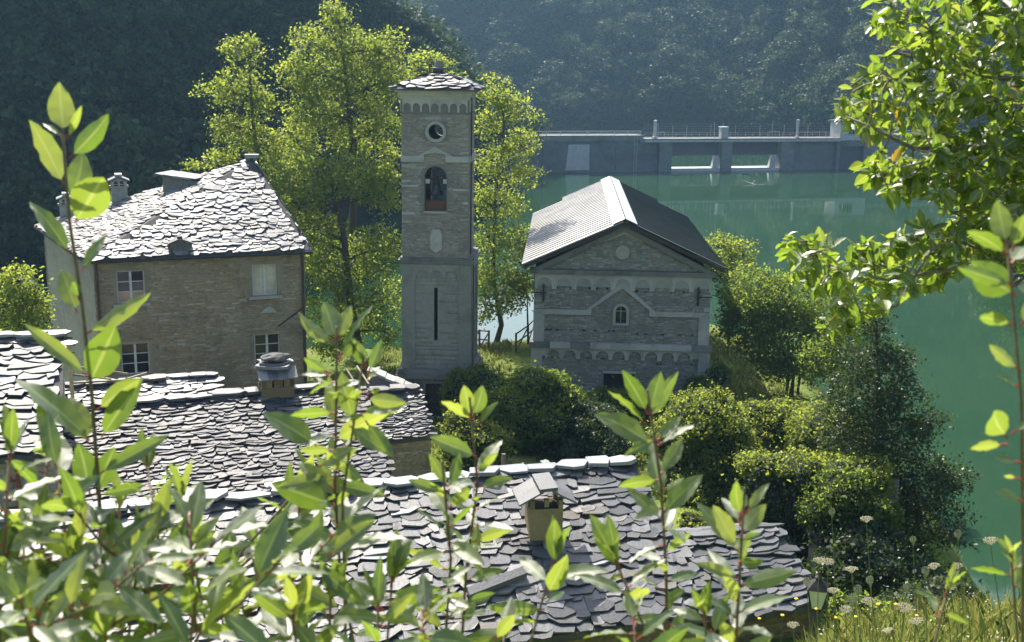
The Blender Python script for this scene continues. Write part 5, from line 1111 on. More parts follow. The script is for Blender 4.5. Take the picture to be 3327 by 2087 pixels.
tree('evergreen_tree', 'big dark glossy evergreen standing by the lake at the right', [b, aty(2072, 1150, 37), aty(2068, 950, 37), aty(2062, 760, 37)],
    [blob(2062, 760, 36, 48, 37), blob(2040, 830, 62, 56, 37), blob(2105, 850, 50, 44, 36.8), blob(2030, 930, 92, 66, 37), blob(2125, 930, 60, 50, 36.6), blob(2010, 1030, 84, 72, 37), blob(2110, 1030, 96, 66, 36.6), blob(2185, 1000, 44, 30, 36.2), blob(2150, 1130, 110, 66, 36.4), blob(2230, 1120, 60, 36, 36), blob(2075, 1180, 100, 74, 36.4), blob(2180, 1230, 90, 66, 36), blob(2110, 1310, 84, 60, 36)], 2000, 16, .17, .105, M['leaf_dark'], 214, .2, shell=.45)
# shrubs and ivy
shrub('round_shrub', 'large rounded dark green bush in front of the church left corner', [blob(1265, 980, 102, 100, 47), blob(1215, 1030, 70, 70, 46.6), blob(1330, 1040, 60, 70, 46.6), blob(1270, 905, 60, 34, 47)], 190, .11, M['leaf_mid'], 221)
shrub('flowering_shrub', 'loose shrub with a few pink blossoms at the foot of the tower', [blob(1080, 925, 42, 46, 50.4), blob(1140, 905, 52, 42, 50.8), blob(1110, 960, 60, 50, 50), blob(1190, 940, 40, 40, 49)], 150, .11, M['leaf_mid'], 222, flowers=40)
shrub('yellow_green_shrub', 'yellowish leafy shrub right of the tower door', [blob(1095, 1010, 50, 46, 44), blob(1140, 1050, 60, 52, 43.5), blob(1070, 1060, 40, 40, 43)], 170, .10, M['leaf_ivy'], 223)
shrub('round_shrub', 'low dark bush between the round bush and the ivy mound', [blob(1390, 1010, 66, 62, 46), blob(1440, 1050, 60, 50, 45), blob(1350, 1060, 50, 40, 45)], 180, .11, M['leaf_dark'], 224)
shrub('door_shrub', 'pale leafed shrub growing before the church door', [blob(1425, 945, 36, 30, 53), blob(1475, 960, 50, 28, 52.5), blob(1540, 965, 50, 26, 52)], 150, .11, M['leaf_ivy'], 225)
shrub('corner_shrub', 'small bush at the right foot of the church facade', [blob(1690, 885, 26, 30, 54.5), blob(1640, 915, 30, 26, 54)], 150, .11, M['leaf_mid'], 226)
rw = rwall('ruined_wall', 'ivy-buried ruined house wall left of the dark gap', aty(1570, 1180, 41), aty(1740, 1180, 41.5), 3.0, .6, M['rub_grey'], 301, .3)
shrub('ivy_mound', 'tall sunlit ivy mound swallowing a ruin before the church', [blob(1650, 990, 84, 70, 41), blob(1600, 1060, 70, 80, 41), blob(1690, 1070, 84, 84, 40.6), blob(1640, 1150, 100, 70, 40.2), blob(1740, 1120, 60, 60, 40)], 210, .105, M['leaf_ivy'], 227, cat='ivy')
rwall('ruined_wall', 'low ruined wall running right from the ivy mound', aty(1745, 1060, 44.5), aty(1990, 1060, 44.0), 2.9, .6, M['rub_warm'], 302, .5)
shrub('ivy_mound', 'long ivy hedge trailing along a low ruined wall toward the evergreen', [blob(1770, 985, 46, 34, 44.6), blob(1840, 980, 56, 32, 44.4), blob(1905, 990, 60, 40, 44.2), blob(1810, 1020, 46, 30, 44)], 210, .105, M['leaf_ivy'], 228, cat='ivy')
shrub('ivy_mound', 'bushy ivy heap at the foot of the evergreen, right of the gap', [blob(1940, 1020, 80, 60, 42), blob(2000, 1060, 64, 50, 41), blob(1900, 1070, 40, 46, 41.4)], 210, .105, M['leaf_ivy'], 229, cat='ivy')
a_ = aty(1760, 1200, 36.2); b_ = aty(2110, 1200, 34.6); rwall('ruined_wall', 'tall dark ruined wall in shadow under the long ivy ledge', a_, b_, aty(1900, 1110, 35.4)[2], .7, M['dress_dark'], 303, -1.8)  # stone coloured dark for the shade on this face
shrub('ivy_mound', 'dark ivy sheet clothing the face of the shaded ruin', [blob(1800, 1180, 50, 80, 35.6, .5), blob(1880, 1210, 60, 110, 35.3, .5), blob(1960, 1270, 60, 100, 34.9, .5), blob(2050, 1300, 70, 90, 34.4, .5), blob(1830, 1300, 50, 70, 35, .5)], 150, .1, M['leaf_dark'], 240, cat='ivy')  # ivy takes the dark evergreen leaf; the ruin's shade put into colour
shrub('ivy_mound', 'ivy ledge capping the tall shaded ruin at right', [blob(1795, 1098, 60, 26, 36.4), blob(1875, 1098, 64, 28, 36), blob(1960, 1108, 66, 34, 35.6), blob(2040, 1130, 60, 50, 35)], 230, .095, M['leaf_ivy'], 230, cat='ivy')
shrub('ivy_mound', 'green leafy curtain hanging over the right end of the shaded ruin', [blob(1985, 1165, 84, 60, 34.4), blob(2040, 1220, 66, 70, 34), blob(1930, 1210, 50, 46, 34.2)], 230, .095, M['leaf_mid'], 231, cat='ivy')
shrub('dark_thicket', 'dark thicket filling the shaded hollow below the evergreen', [blob(2030, 1300, 110, 60, 33), blob(2140, 1370, 100, 50, 32.6), blob(1960, 1360, 60, 46, 32), blob(1840, 1330, 46, 60, 34.4)], 130, .11, M['leaf_dark'], 232, cat='thicket')  # fills the dark hollow; its shade is put into the leaf colour
pq_ = aty(1940, 1380, 33.4); pq_[2] = gz_(pq_); pt = aty(1938, 1235, 33.6)
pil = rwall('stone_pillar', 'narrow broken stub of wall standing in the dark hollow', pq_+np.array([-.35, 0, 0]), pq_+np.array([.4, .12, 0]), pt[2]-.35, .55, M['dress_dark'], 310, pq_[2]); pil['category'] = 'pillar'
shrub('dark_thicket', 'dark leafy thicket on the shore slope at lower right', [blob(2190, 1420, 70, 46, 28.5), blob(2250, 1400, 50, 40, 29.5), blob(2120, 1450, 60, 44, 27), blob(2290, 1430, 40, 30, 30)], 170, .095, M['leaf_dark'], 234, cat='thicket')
shrub('small_shrub', 'sunlit low shrub behind the street lantern', [blob(2040, 1460, 60, 40, 24), blob(1985, 1440, 46, 34, 25), blob(2100, 1480, 50, 30, 23)], 200, .08, M['leaf_mid'], 235, sig=.06)
shrub('small_shrub', 'small sunlit shrub behind the right verge of the nearest roof', [blob(1640, 1235, 40, 30, 29), blob(1672, 1262, 34, 28, 28.4)], 230, .08, M['leaf_ivy'], 233, sig=.05)
# rubble heap and posts behind the near ridge
hp = aty(1240, 1100, 30.5); rg_ = np.random.default_rng(9); hr_ = empty('rubble_heap', gp(hp, gz_(hp)), 'little heap of sunlit stones peeping over the near ridge', 'rubble heap')
Geo().lathe(gp(hp, gz_(hp)), [(.9, 0), (.7, hp[2]-gz_(hp)-.6), (.2, hp[2]-gz_(hp)-.05)], 9).build('heap_core', M['mortar_grey'], hr_)
for k in range(26):
    d = rg_.normal(size=3)*np.array([.3, .25, .18]); a = unit(rg_.normal(size=3)*np.array([1, 1, .3])); b = unit(np.cross(a, rg_.normal(size=3)*.3+np.array([0, 0, 1]))); place('stone', slab_mesh(int(rg_.integers(16)), M['dress']), hr_, hp+d+np.array([0, 0, -.05]), a*rg_.uniform(.18, .36), b*rg_.uniform(.14, .26), np.cross(a, b)*rg_.uniform(.06, .13))
for k, px in enumerate((1178, 1150)):
    p = aty(px, 1070, 31+k); tag(Geo().box(gp(p, gz_(p)-.3), (.1, .02, 0), (-.02, .1, 0), (.05, 0, p[2]-gz_(p)+.3)).build('wooden_post', M['wood']), ['grey wooden post just left of the stone heap', 'second grey wooden post, half hidden by leaves left of the stone heap'][k], 'post', 'grey posts behind the near ridge')
# rough grass on the village ground
def grass(name, label, pts, h, mat, seed, w=.012, lean=.35):
    rng = np.random.default_rng(seed); n = len(pts); H = h*rng.uniform(.5, 1.3, n)[:, None]; a = rng.random(n)*6.28; s = np.stack([np.cos(a), np.sin(a), np.zeros(n)], -1); d = rng.normal(size=(n, 3))*lean; d[:, 2] = 1
    ww = w*rng.uniform(.7, 1.4, n)[:, None]; m = pts+d*H*.55; t = pts+d*H+rng.normal(size=(n, 3))*H*.2
    v = np.stack([pts-s*ww, pts+s*ww, m+s*ww*.8, t, m-s*ww*.8], 1).reshape(-1, 3); i = np.arange(n)*5
    return tag(link(name, fast_mesh(name, v, np.stack([i, i+1, i+2, i+3, i+4], -1), rng.random(n)), mat), label, 'grass', kind='stuff')
rng = np.random.default_rng(50); x = rng.uniform(-8, 18, 60000); y = rng.uniform(40, 72, 60000); zz = ground_z(x, y); k = (zz > -2.2) & ~((x > 0) & (x < 11) & (y > 55.5)) & ~((x > -5.5) & (x < -1.6) & (y > 52) & (y < 56.5)) & (vnoise(x, y, 2.2, 7)+vnoise(x, y, .7, 8) > .75)
grass('meadow_grass', 'short sunlit grass on the ground round tower and church', np.stack([x, y, zz-.03], -1)[k], .2, M['grassb'], 51, .03)
# ================================================================ FOREGROUND LEAVES AND FLOWERS
def leaf_mesh(name, mat, seed, wid=.2, wav=.03, curl=.14, fold=.10, tip=1.25, rows=9):
    """one leaf along +Y: pointed blade with a fold at the midrib, bent down and wavy at the margin"""
    rng = np.random.default_rng(seed); v = []; f = []; rib = []; ph = rng.random()*6.28; tw = rng.normal()*.25; cu = curl*rng.uniform(.2, 1.6)
    for i in range(rows+1):
        t = i/rows; w = wid*(math.sin(math.pi*min(1, t**.85))**.75)*(1 if t < .6 else 1-.12*(t-.6)); w = max(w, .006)
        a = tw*t
        for k in (-1, -.55, -.07, .07, .55, 1):
            x = k*w; z = abs(k)**1.3*fold*w*2.2-cu*t*t+(wav*math.sin(t*22+ph+(2 if k > 0 else 0))*abs(k)**2 if .05 < t < .97 else 0)
            v.append((x*math.cos(a)-z*math.sin(a), t, x*math.sin(a)+z*math.cos(a))); rib.append(0. if abs(k) < .1 else min(1, abs(k)+.2))
    for i in range(rows):
        for j in range(5): b = i*6+j; f.append((b, b+1, b+7, b+6))
    me = fast_mesh(name, v, f, smooth=True, extra={'rib': rib}); me.materials.append(mat); return me
LAU = [leaf_mesh('laurel_leaf', M['laurel'], 500+k, .15+.014*(k % 4), .028) for k in range(10)]
OVL = [leaf_mesh('tree_leaf', M['leaf_over'], 520+k, .24+.015*(k % 4), .02, .16, .12) for k in range(8)]
def put_leaf(par, base, tip, nrm, wsc, me, name='leaf'):
    d = tip-base; L = np.linalg.norm(d); y = d/L; x = np.cross(y, nrm); x /= np.linalg.norm(x)+1e-9; zz_ = np.cross(x, y)
    return place(name, me, par, base, x*L*wsc, y*L, zz_*L)
def dpt(x, y, d): v = ray(x, y); return cC+v*d
def shoot(label, pts, d0, d1, seed, nleaf=None, explicit=(), L=.085, gen=True, r=.0045, tipw=5, skip=0., group='laurel shoots in the foreground', side=0):
    """pts run from the tip down; leaves spiral round the stem, bunched at the tip"""
    rng = np.random.default_rng(seed); n = len(pts); P_ = [dpt(x, y, d0+(d1-d0)*i/(n-1)) for i, (x, y) in enumerate(pts)]
    T0 = sum(np.linalg.norm(b-a) for a, b in zip(P_, P_[1:])); e_ = P_[-1]; ft = np.array([e_[0], e_[1]+.05, float(ground_z(e_[0], e_[1]+.05))-.03])
    if ft[2] < e_[2]: P_ = P_+[ft]
    ln = np.cumsum([0]+[np.linalg.norm(b-a) for a, b in zip(P_, P_[1:])]); T = ln[-1]; A = np.array(P_)
    at = lambda s: np.array([np.interp(s, ln, A[:, k]) for k in range(3)])
    root = empty('laurel_shoot', P_[-1], label, 'laurel shoot', group)
    ss = np.linspace(0, T, max(8, n*2)); jit = [at(s)+rng.normal(size=3)*.002 for s in ss]
    Geo().tube(jit, [r*(.45+.75*s/T) for s in ss], 7).build('stem', M['stem'], root, True)
    pet = []
    def add(base, tip, nrm, w):
        dd = unit(tip-base); b2 = base+dd*.010; pet.append((base, b2)); put_leaf(root, b2, tip, nrm, w, LAU[int(rng.integers(10))])
    for bx, by, tx, ty, w, m in explicit:
        s = d0+(d1-d0)*min(1, max(0, (by-pts[0][1])/(pts[-1][1]-pts[0][1]+1e-6))); off = rng.normal()*.02
        a = dpt(bx, by, s); b = dpt(tx, ty, s+off); view = unit(cC-a); up = np.array([0, 0, 1.])
        nr = (-view*.9+up*.2+rng.normal(size=3)*.25) if m == 'f' else (view*.75+up*.55+rng.normal(size=3)*.15); add(a, b, nr, w*1.4)
    if gen:
        s = skip; ph = rng.random()*6.28; k = 0; cnt = nleaf or 999
        while s < T0 and k < cnt:
            e = unit(at(max(s-.02, 0))-at(min(s+.02, T))); a = unit(np.cross(e, (.3, .2, .9))); b = np.cross(e, a)
            out = a*math.cos(ph)+b*math.sin(ph); op = rad(22+rng.uniform(-6, 10)) if k < tipw else rad(66+rng.uniform(-24, 24)); op = op if s > .02 else rad(14)
            dr = unit(out*math.sin(op)+e*math.cos(op)+np.array([0, 0, rng.normal()*.12])); l = L*rng.uniform(.7, 1.2)*(.75 if k < 3 else 1)
            nr = (e*math.sin(op)-out*math.cos(op))*(1 if k < tipw else .6)+rng.normal(size=3)*.25+np.array([0, -.22, .5]); p = at(s)
            if k >= tipw and rng.random() < .5: nr = unit(cC-p)*(1 if rng.random() < .5 else -1)+np.array([0, 0, .35])+rng.normal(size=3)*.35
            add(p, p+dr*l, nr, rng.uniform(.85, 1.2))
            ph += 2.4; k += 1; s += .006 if k < tipw else rng.uniform(.009, .020)
    for q in range(side):
        s = T0*rng.uniform(.15, .75); p = at(s); aa = rng.random()*6.28; dv = unit(np.array([math.cos(aa), math.sin(aa)*.5, .55])); l2 = rng.uniform(.10, .2); e2 = p+dv*l2+np.array([0, 0, .02]); Geo().tube([p, p+dv*l2*.5-np.array([0, 0, .005]), e2], [.003, .0025, .0015], 6).build('side_stem', M['stem'], root, True)
        for k in range(9):
            t = 1-k/9.5; b0 = p+(e2-p)*t; ph += 2.4; a = unit(np.cross(dv, (.3, .2, .9))); b = np.cross(dv, a); out = a*math.cos(ph)+b*math.sin(ph); op = rad(25 if k < 3 else 62)+rng.normal()*.2
            dr = unit(out*math.sin(op)+dv*math.cos(op)+np.array([0, 0, -.05])); add(b0, b0+dr*L*rng.uniform(.75, 1.2), np.array([0, -.33, 1.])+rng.normal(size=3)*.28-dr*.2, rng.uniform(.9, 1.25))
    g = Geo()
    for a, b in pet: g.tube([a, b], .0016, 5)
    g.build('petioles', M['stem_red'], root, kind='stuff'); return root
E1 = [(150, 315, 138, 205, 1.1, 'f'), (150, 435, 82, 285, .85, 'f'), (150, 325, 100, 285, .6, 'g'), (165, 372, 262, 275, .75, 'f'), (158, 330, 192, 248, .5, 'f'), (168, 475, 205, 355, 1.2, 'g'), (176, 525, 252, 402, 1.1, 'f'), (165, 598, 78, 465, .75, 'g'), (192, 638, 246, 550, .7, 'g'), (182, 738, 145, 628, 1.1, 'g'), (187, 710, 174, 662, 1.3, 'f'), (205, 785, 360, 695, .6, 'f'), (212, 900, 272, 770, 1.25, 'g'), (228, 965, 332, 885, .9, 'f'), (238, 1030, 328, 895, .75, 'g'), (212, 1038, 50, 872, .6, 'g'), (208, 1045, 165, 930, 1., 'g'), (212, 1165, 190, 1045, 1., 'f'), (225, 1165, 268, 1052, 1.2, 'f'), (235, 1115, 390, 1022, .6, 'g'), (205, 885, 55, 755, .35, 'g')]
s1 = shoot('tall laurel shoot at the left rising over the big house', [(147, 300), (158, 460), (178, 620), (200, 780), (215, 930), (228, 1080), (240, 1250), (244, 1560)], 1.9, 2.0, 600, explicit=E1, gen=False, r=.0055)
E2 = [(790, 800, 768, 715, 1.2, 'f'), (793, 802, 826, 720, 1., 'f'), (785, 812, 695, 745, .7, 'f'), (800, 842, 862, 712, .45, 'g'), (800, 850, 838, 805, 1.2, 'f'), (780, 885, 710, 872, .8, 'g'), (776, 880, 712, 842, .7, 'f'), (745, 1050, 630, 965, 1.3, 'g'), (750, 1100, 825, 1052, .9, 'g'), (790, 1190, 640, 1138, .9, 'f'), (800, 1120, 772, 1060, 1., 'f'), (785, 1150, 702, 1085, .9, 'g')]
shoot('laurel shoot in the middle reaching up beside the tower', [(790, 770), (790, 860), (790, 960), (785, 1080), (785, 1200), (800, 1330), (840, 1560)], 1.95, 2.1, 601, 26, explicit=E2, skip=.10, tipw=0)
shoot('short laurel side shoot leaning right of the middle shoot', [(855, 835), (868, 900), (850, 970), (800, 1030)], 1.98, 2.0, 602, 9, explicit=[(862, 870, 832, 800, 1.3, 'f'), (866, 880, 900, 800, .7, 'g'), (862, 930, 895, 915, 1.3, 'f'), (850, 945, 838, 920, 1.2, 'f'), (860, 990, 925, 1080, .8, 'f')], skip=.02, tipw=0)
shoot('laurel shoot before the tower foot with a spreading tip', [(1108, 935), (1118, 1020), (1125, 1130), (1115, 1250), (1100, 1350), (1080, 1560)], 2.1, 2.2, 603, 34, explicit=[(1112, 990, 1040, 935, .7, 'f'), (1108, 985, 1092, 905, 1., 'f'), (1115, 985, 1138, 910, 1.1, 'f'), (1125, 1000, 1165, 945, .6, 'g'), (1122, 1075, 1020, 1028, .7, 'g'), (1128, 1110, 1175, 1030, .8, 'g'), (1130, 1110, 1170, 1060, .8, 'f')], skip=.12, tipw=0)
shoot('laurel shoot rising left of the near chimney', [(1045, 1085), (1055, 1150), (1056, 1250), (1052, 1370), (1040, 1560)], 2.0, 2.1, 604, 30, explicit=[(1055, 1150, 1012, 1068, .8, 'f'), (1058, 1150, 1085, 1065, 1., 'f'), (1045, 1160, 965, 1130, .8, 'g')], skip=.05, tipw=0)
shoot('leafy laurel shoot right of the near chimney, before the church door', [(1520, 915), (1545, 1010), (1555, 1120), (1560, 1250), (1565, 1350), (1572, 1560)], 1.9, 2.0, 605, 52, explicit=[(1525, 975, 1470, 870, .9, 'f'), (1528, 975, 1555, 875, 1., 'f'), (1530, 985, 1585, 880, .7, 'f'), (1520, 1000, 1440, 910, .8, 'f'), (1530, 1045, 1415, 960, 1.1, 'g'), (1545, 1040, 1600, 980, .9, 'g')], skip=.09, tipw=0)
shoot('dense laurel shoot at lower right before the slate hut', [(1752, 1150), (1745, 1220), (1738, 1290), (1735, 1400), (1735, 1560)], 1.75, 1.8, 606, 34, explicit=[(1745, 1220, 1722, 1130, 1., 'f'), (1748, 1215, 1745, 1150, 1.2, 'f'), (1755, 1210, 1805, 1135, .7, 'g'), (1735, 1290, 1680, 1190, 1., 'g'), (1745, 1260, 1795, 1190, .9, 'f')], skip=.06, tipw=0)
shoot('slanting laurel branch crossing the middle roofs', [(885, 990), (770, 1090), (640, 1215), (545, 1330), (470, 1480), (450, 1560)], 2.2, 2.0, 607, 18, L=.08, tipw=3)
shoot('big laurel shoot at the right edge over the lake', [(2372, 560), (2395, 700), (2405, 880), (2408, 1100), (2415, 1560)], 1.45, 1.55, 608, explicit=[(2370, 580, 2345, 478, 1.1, 'f'), (2374, 602, 2283, 533, 1.2, 'f'), (2382, 592, 2410, 503, 1., 'f'), (2380, 622, 2412, 575, 1.5, 'g'), (2395, 697, 2280, 626, 1.4, 'f'), (2388, 672, 2246, 630, .6, 'f'), (2385, 765, 2298, 738, .9, 'f'), (2403, 872, 2322, 812, .8, 'f'), (2400, 912, 2345, 880, .8, 'g'), (2372, 1032, 2322, 968, 1.3, 'f'), (2372, 1046, 2282, 1052, 1., 'f'), (2380, 1022, 2430, 985, .9, 'g'), (2400, 770, 2440, 700, 1.2, 'f'), (2405, 1090, 2345, 1075, 1., 'g'), (2405, 1180, 2350, 1155, 1., 'g'), (2405, 1130, 2362, 1118, 1., 'f')], gen=False, r=.004)
fill = [(112, 1030, 95, 2.0, 'with two upright leaves at lower left, before the red-framed window'), (345, 1095, 420, 2.1, 'with a pointed upright tip between the two lower left roofs'), (25, 1065, -20, 1.8, 'cut by the left edge, with a broad upright leaf'), (280, 1195, 300, 2.2, 'close right of the tall left shoot near its foot'), (430, 1180, 520, 2.0, 'leaning right below the middle slate roof'), (60, 1245, 40, 1.9, 'low at the left edge'), (175, 1310, 160, 1.8, 'low, just left of the tall left stem'), (350, 1330, 380, 2.0, 'low, right of the tall left stem'), (480, 1290, 560, 2.2, 'under the slanting branch, left of centre'), (565, 1395, 600, 1.9, 'below the slanting branch at the bottom'), (90, 1400, 60, 1.7, 'in the bottom left corner'), (640, 1345, 690, 2.1, 'left of the foot of the middle shoot'), (705, 1185, 740, 2.3, 'short, left of the middle shoot'), (690, 1440, 720, 1.8, 'at the bottom, left of centre'), (925, 1360, 900, 2.0, 'right of the foot of the middle shoot'), (890, 1420, 880, 1.8, 'at the bottom centre'), (1000, 1440, 990, 1.9, 'low beside the stem left of the near chimney'), (1190, 1470, 1170, 2.0, 'low below the near chimney'), (1308, 1310, 1225, 2.1, 'with pale flat leaves below and right of the near chimney'), (1452, 1320, 1570, 2.0, 'reaching left from the leafy church-side shoot'), (1490, 1455, 1520, 1.8, 'at the bottom below the church-side shoot'), (1655, 1440, 1680, 1.9, 'at the bottom between the two right shoots'), (2232, 1385, 2180, 2.2, 'small, among the wild carrots'), (2380, 1310, 2400, 1.9, 'in the bottom right corner'), (250, 1420, 230, 1.8, 'at the bottom around the tall left stem'), (450, 1440, 430, 1.7, 'at the bottom, right of the left corner bunch'), (780, 1400, 770, 1.9, 'at the foot of the middle shoot'), (10, 1340, -30, 1.8, 'half outside the left edge near the bottom'), (330, 1260, 300, 1.9, 'with flat shining leaves right of the tall stem')]
for k, (tx, ty, bx, d, lab) in enumerate(fill):
    mx_ = (tx*.55+bx*.45)+R_.uniform(-25, 25); pts = [(tx, ty), ((tx+mx_)/2, ty+(1560-ty)*.25), (mx_, ty+(1560-ty)*.55), (bx, max(1590, ty+150))]
    d *= .95; shoot('laurel shoot '+lab, pts, d, d+R_.uniform(-.15, .15), 620+k, 17 if tx < 760 else 9 if tx < 2000 else 8, L=.088 if tx < 2000 else .075, skip=.0, tipw=4, side=(2 if ty > 1250 else 0) if tx < 600 else 0)
# ---------------------------------------------------------------- branch of the tree overhanging from the right
def in_poly(x, y, P_):
    c = False; n = len(P_)
    for i in range(n):
        (x0, y0), (x1, y1) = P_[i], P_[i-1]
        if (y0 > y) != (y1 > y) and x < (x1-x0)*(y-y0)/(y1-y0)+x0: c = not c
    return c
over = empty('overhanging_tree', (0, 0, 0), 'sunlit leafy tree branches hanging in from the right edge', 'tree')
MB_ = [([(2600, 560), (2420, 600), (2300, 625), (2200, 640), (2090, 660), (1990, 640), (1900, 600)], 4.6, .014), ([(2600, 640), (2330, 600), (2240, 560), (2150, 540)], 4.9, .016), ([(2600, 480), (2400, 490), (2280, 540), (2190, 590), (2110, 720), (2060, 740)], 4.5, .016), ([(2600, 310), (2400, 350), (2270, 345), (2150, 350), (2050, 300), (1980, 270)], 4.8, .018), ([(2600, 150), (2400, 190), (2250, 170), (2130, 130), (2060, 110)], 5.0, .02), ([(2600, 60), (2450, 60), (2300, 40), (2160, 20)], 5.2, .016), ([(2600, 420), (2400, 430), (2250, 420), (2130, 430), (2050, 400)], 5.1, .016), ([(2600, 240), (2430, 270), (2300, 260), (2200, 215), (2090, 200)], 5.3, .016)]
rng = np.random.default_rng(77); nodes = []
tk = dpt(2800, 700, 5.0); tg = float(ground_z(tk[0], tk[1])); over.location = (tk[0], tk[1], tg)
tkp = lambda z_: np.array([tk[0]+.10*math.sin(z_*1.3), tk[1]+.06*math.cos(z_*1.7), z_])
Geo().tube([tkp(tg-.3)]+[tkp(tg+(19.6-tg)*k/7) for k in range(8)], [.15, .13, .115, .10, .085, .07, .055, .04, .02], 10).build('trunk', M['bark_pale'], over, True)
for pts, d, r in MB_:
    P_ = [dpt(x, y, d+rng.normal()*.05) for x, y in pts]; P_ = [tkp(max(tg+.8, P_[0][2]-.35))]+P_; Geo().tube(P_, [r*(1-.8*i/(len(P_)-1)) for i in range(len(P_))], 7).build('branch', M['bark_pale'], over, True)
    for a, b in zip(P_, P_[1:]):
        for t in np.linspace(0, 1, 8)[:-1]: nodes.append(a+(b-a)*t)
NA = np.array(nodes)
region = [(2070, -20), (2060, 60), (2090, 130), (2010, 190), (2040, 230), (1960, 250), (1980, 285), (2105, 325), (2020, 400), (2090, 450), (2200, 480), (2260, 520), (2100, 560), (1950, 570), (1850, 560), (1845, 610), (1880, 650), (1960, 700), (1930, 770), (2000, 790), (2080, 720), (2200, 680), (2300, 640), (2430, 660), (2700, 700), (3050, 600), (3100, 200), (2950, -150), (2600, -220), (2300, -120)]
tw = Geo(); L_all = []; cnt = 0
while cnt < 1150:
    x = rng.uniform(1840, 2450) if rng.random() < .74 else rng.uniform(2450, 3100); y = rng.uniform(-220, 800)
    if not in_poly(x, y, region): continue
    e = dpt(x, y, rng.uniform(4.3, 5.4)); dd_ = np.linalg.norm(NA-e, axis=1); q = NA[int(np.argmin(dd_))]
    if dd_.min() > .36: continue
    cnt += 1; NA = np.vstack([NA, q+(e-q)*.6, e]); pth = curve3(q, e, rng, .05, 6, .1); tw.tube(pth, [.005, .0045, .004, .003, .0025, .0015], 5, cap=False)
    dirv = unit(e-q) if np.linalg.norm(e-q) > 1e-3 else np.array([-1., 0, 0])
    for k in range(int(rng.integers(5, 9)) if x < 2450 else 4):
        t = 1-.55*rng.random()*k/8; p = q+(e-q)*t+rng.normal(size=3)*.012; dd = unit(dirv*.6+rng.normal(size=3)*.7+np.array([0, 0, -.25])); l = rng.uniform(.040, .078)
        nr = np.array([0, 0, 1.])*.8+rng.normal(size=3)*.55; L_all.append((p, p+dd*l, nr, rng.uniform(.9, 1.15), int(rng.integers(8))))
tw.build('twigs', M['bark_pale'], over, kind='stuff')
def vis(it):
    px, py, z_ = proj(it[0]); return (np.linalg.norm(it[1]-it[0])/z_ if 0 < px < 2410 and 0 < py < 1512 else 0)
L_all.sort(key=vis, reverse=True)
for p, t, nr, w, k in L_all[:300]: put_leaf(over, p, t, nr, w, OVL[k])
vs, fs, ts, rb, nb = [], [], [], [], 0
for p, t, nr, w, k in L_all[300:]:
    me = OVL[k]; co_ = np.empty(len(me.vertices)*3, np.float32); me.vertices.foreach_get('co', co_); co_ = co_.reshape(-1, 3); d = t-p; L = np.linalg.norm(d); yv = d/L; xv = np.cross(yv, nr); xv /= np.linalg.norm(xv); zv = np.cross(xv, yv)
    vs.append(p+co_[:, :1]*xv*L*w+co_[:, 1:2]*yv*L+co_[:, 2:]*zv*L); fi = np.empty(len(me.loops), np.int32); me.loops.foreach_get('vertex_index', fi); fs.append(fi.reshape(-1, 4)+nb); nb += len(co_); ts += [rng.random()]*len(me.polygons)
    ra = np.empty(len(me.vertices), np.float32); me.attributes['rib'].data.foreach_get('value', ra); rb.append(ra)
link('far_leaves', fast_mesh('far_leaves', np.concatenate(vs), np.concatenate(fs), ts, True, {'rib': np.concatenate(rb)}), M['leaf_over'], over)['kind'] = 'stuff'
# ---------------------------------------------------------------- grass bank and wild carrots at lower right
rng = np.random.default_rng(81); n = 52000; y = rng.uniform(3.2, 13, n); x = rng.uniform(-1.6, 5.2, n)*(y/6.5)+.15*y; zz = ground_z(x, y)
k = (vnoise(x, y, .5, 4) > .1)
grass('bank_grass', 'tall pale grass on the near bank at lower right', np.stack([x, y, zz-.02], -1)[k], .18, M['grassb'], 82, .0055, .35)
kk = rng.choice(np.flatnonzero(k), 3500); sp = np.stack([x[kk], y[kk], zz[kk]+rng.uniform(.08, .26, 3500)], -1); v, f, t = leaf_quads(sp, .014, rng, .8, .2); tag(link('seed_heads', fast_mesh('seed_heads', v, f, t), M['umbel']), 'pale dry seed heads speckling the bank grass', 'grass', kind='stuff')
zx = lambda a, b: (1738.5+a*.2785, 1122.8+b*.2785)
um_me = None
def umbel_geo(closed, seed):
    r = np.random.default_rng(seed); g = Geo()
    for i in range(46):
        a = i*2.4; q = math.sqrt((i+.5)/46); R = .036
        if not closed: c = np.array([R*q*math.cos(a), R*q*math.sin(a), .006-.008*q*q+r.normal()*.0015])
        else: t = q*2.3; c = np.array([.019*math.sin(t)*math.cos(a), .019*math.sin(t)*math.sin(a), .02+.022*math.cos(t)])
        s = .0045*r.uniform(.8, 1.4); g.add([c+np.array(o)*s for o in ((1, 0, 0), (-.5, .87, 0), (-.5, -.87, 0), (0, 0, .9), (0, 0, -.6))], [(0, 1, 3), (1, 2, 3), (2, 0, 3), (1, 0, 4), (2, 1, 4), (0, 2, 4)], r.random())
        if i % 3 == 0: g.tube([(0, 0, -.028), c], .0007, 3, cap=False)
    return g
UM = [umbel_geo(False, 1).mesh('umbel'), umbel_geo(False, 2).mesh('umbel'), umbel_geo(True, 3).mesh('umbel')]
M['seedhead'] = plain_mat('green_seed_head', (.34, .36, .20), .9, var=.25, scale=120)
UM[0].materials.append(M['umbel']); UM[1].materials.append(M['umbel']); UM[2].materials.append(M['seedhead'])
flat = sorted([(1080, 350), (680, 700), (755, 708), (955, 775), (1650, 750), (1850, 750), (2130, 530), (800, 955), (1100, 1045), (1400, 1100), (1500, 1210), (460, 1245), (905, 1115), (1790, 925), (1260, 1290)]); shut = sorted([(790, 315), (1475, 550), (1855, 505), (1580, 820), (1112, 895), (577, 905), (965, 1055), (1420, 950), (1010, 975)])
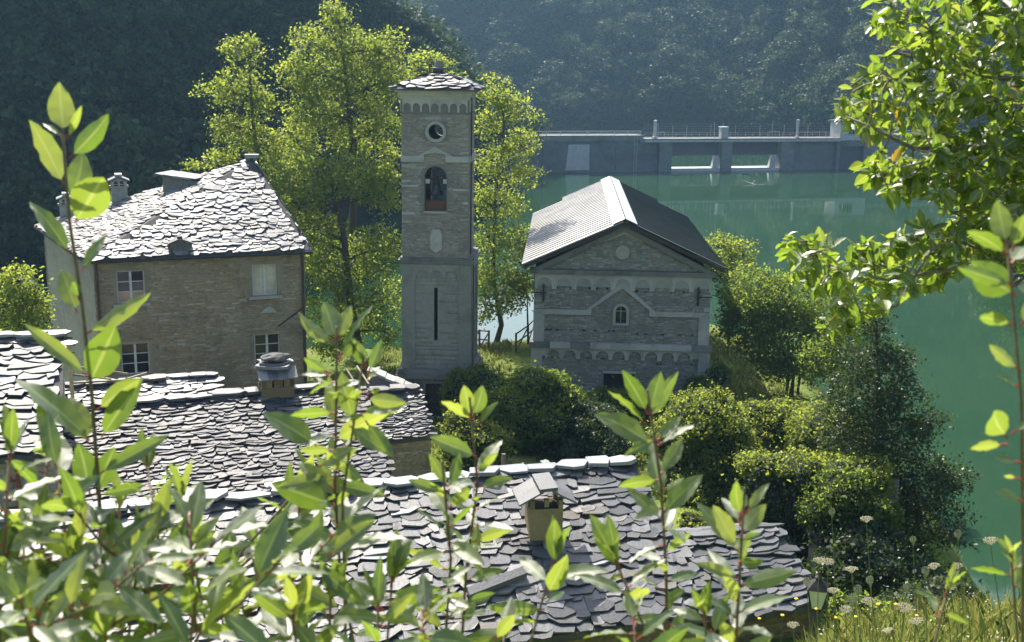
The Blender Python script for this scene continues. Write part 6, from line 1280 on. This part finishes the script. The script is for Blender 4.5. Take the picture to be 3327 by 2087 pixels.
ordn = ['first', 'second', 'third', 'fourth', 'fifth', 'sixth', 'seventh', 'eighth', 'ninth', 'tenth', 'eleventh', 'twelfth', 'thirteenth', 'fourteenth', 'fifteenth']
for lst, cl in ((flat, 0), (shut, 1)):
    for k, (a, b) in enumerate(lst):
        px, py = zx(a, b); d = rng.uniform(5.6, 7.2); t = dpt(px, py, d); ft = np.array([t[0]+rng.uniform(.02, .22), t[1]+rng.uniform(-.1, .2), 0]); ft[2] = gz_(ft)-.03
        r = empty('wild_carrot', ft, ('flat cream wild carrot head, %s flat one from the left' if not cl else 'closed green wild carrot head, %s closed one from the left') % ordn[k], 'wildflower', 'wild carrots on the near bank')
        pth = [ft, ft*.55+t*.45+np.array([.02, 0, .02]), t-np.array([0, 0, .02])]; Geo().tube(pth, [.0035, .003, .002], 5).build('stem', M['gstem'], r)
        tl = unit(t-pth[1]); xx = unit(np.cross(tl, (0, 1, .2))); yy = np.cross(tl, xx); s_ = rng.uniform(.85, 1.15); place('flower_head', UM[2 if cl else k % 2], r, t, xx*s_, yy*s_, tl*s_)
for k in range(9):
    px, py = zx(180+k*165+rng.uniform(-30, 30), rng.uniform(960, 1260)); t = dpt(px, py, rng.uniform(5.6, 7)); ft = gp(t+np.array([.03, .02, 0]), 0); ft[2] = gz_(ft)-.02
    r = empty('yellow_flower', ft, 'tiny yellow flower in the bank grass, %s from the left' % ordn[k], 'wildflower', 'small yellow flowers in the bank grass'); Geo().tube([ft, t], .0018, 4).build('stem', M['gstem'], r)
    Geo().lathe(t, [(.004, -.004), (.011, .003), (.009, .005), (.003, .006)], 8).build('flower_head', M['yellowf'], r)
# ================================================================ HAZE
hm = bpy.data.materials.new('valley_haze'); hm.use_nodes = True; nt = hm.node_tree; nt.nodes.remove(nt.nodes['Principled BSDF']); pv = nt.nodes.new('ShaderNodeVolumePrincipled')
pv.inputs['Color'].default_value = (.38, .68, 1, 1); pv.inputs['Density'].default_value = .0003; pv.inputs['Anisotropy'].default_value = .45; nt.links.new(pv.outputs[0], nt.nodes['Material Output'].inputs['Volume'])
tag(Geo().box((-460, -90, -14), (1020, 0, 0), (0, 1030, 0), (0, 0, 262)).build('haze', hm), 'pale blue air haze filling the valley', 'haze', kind='stuff')
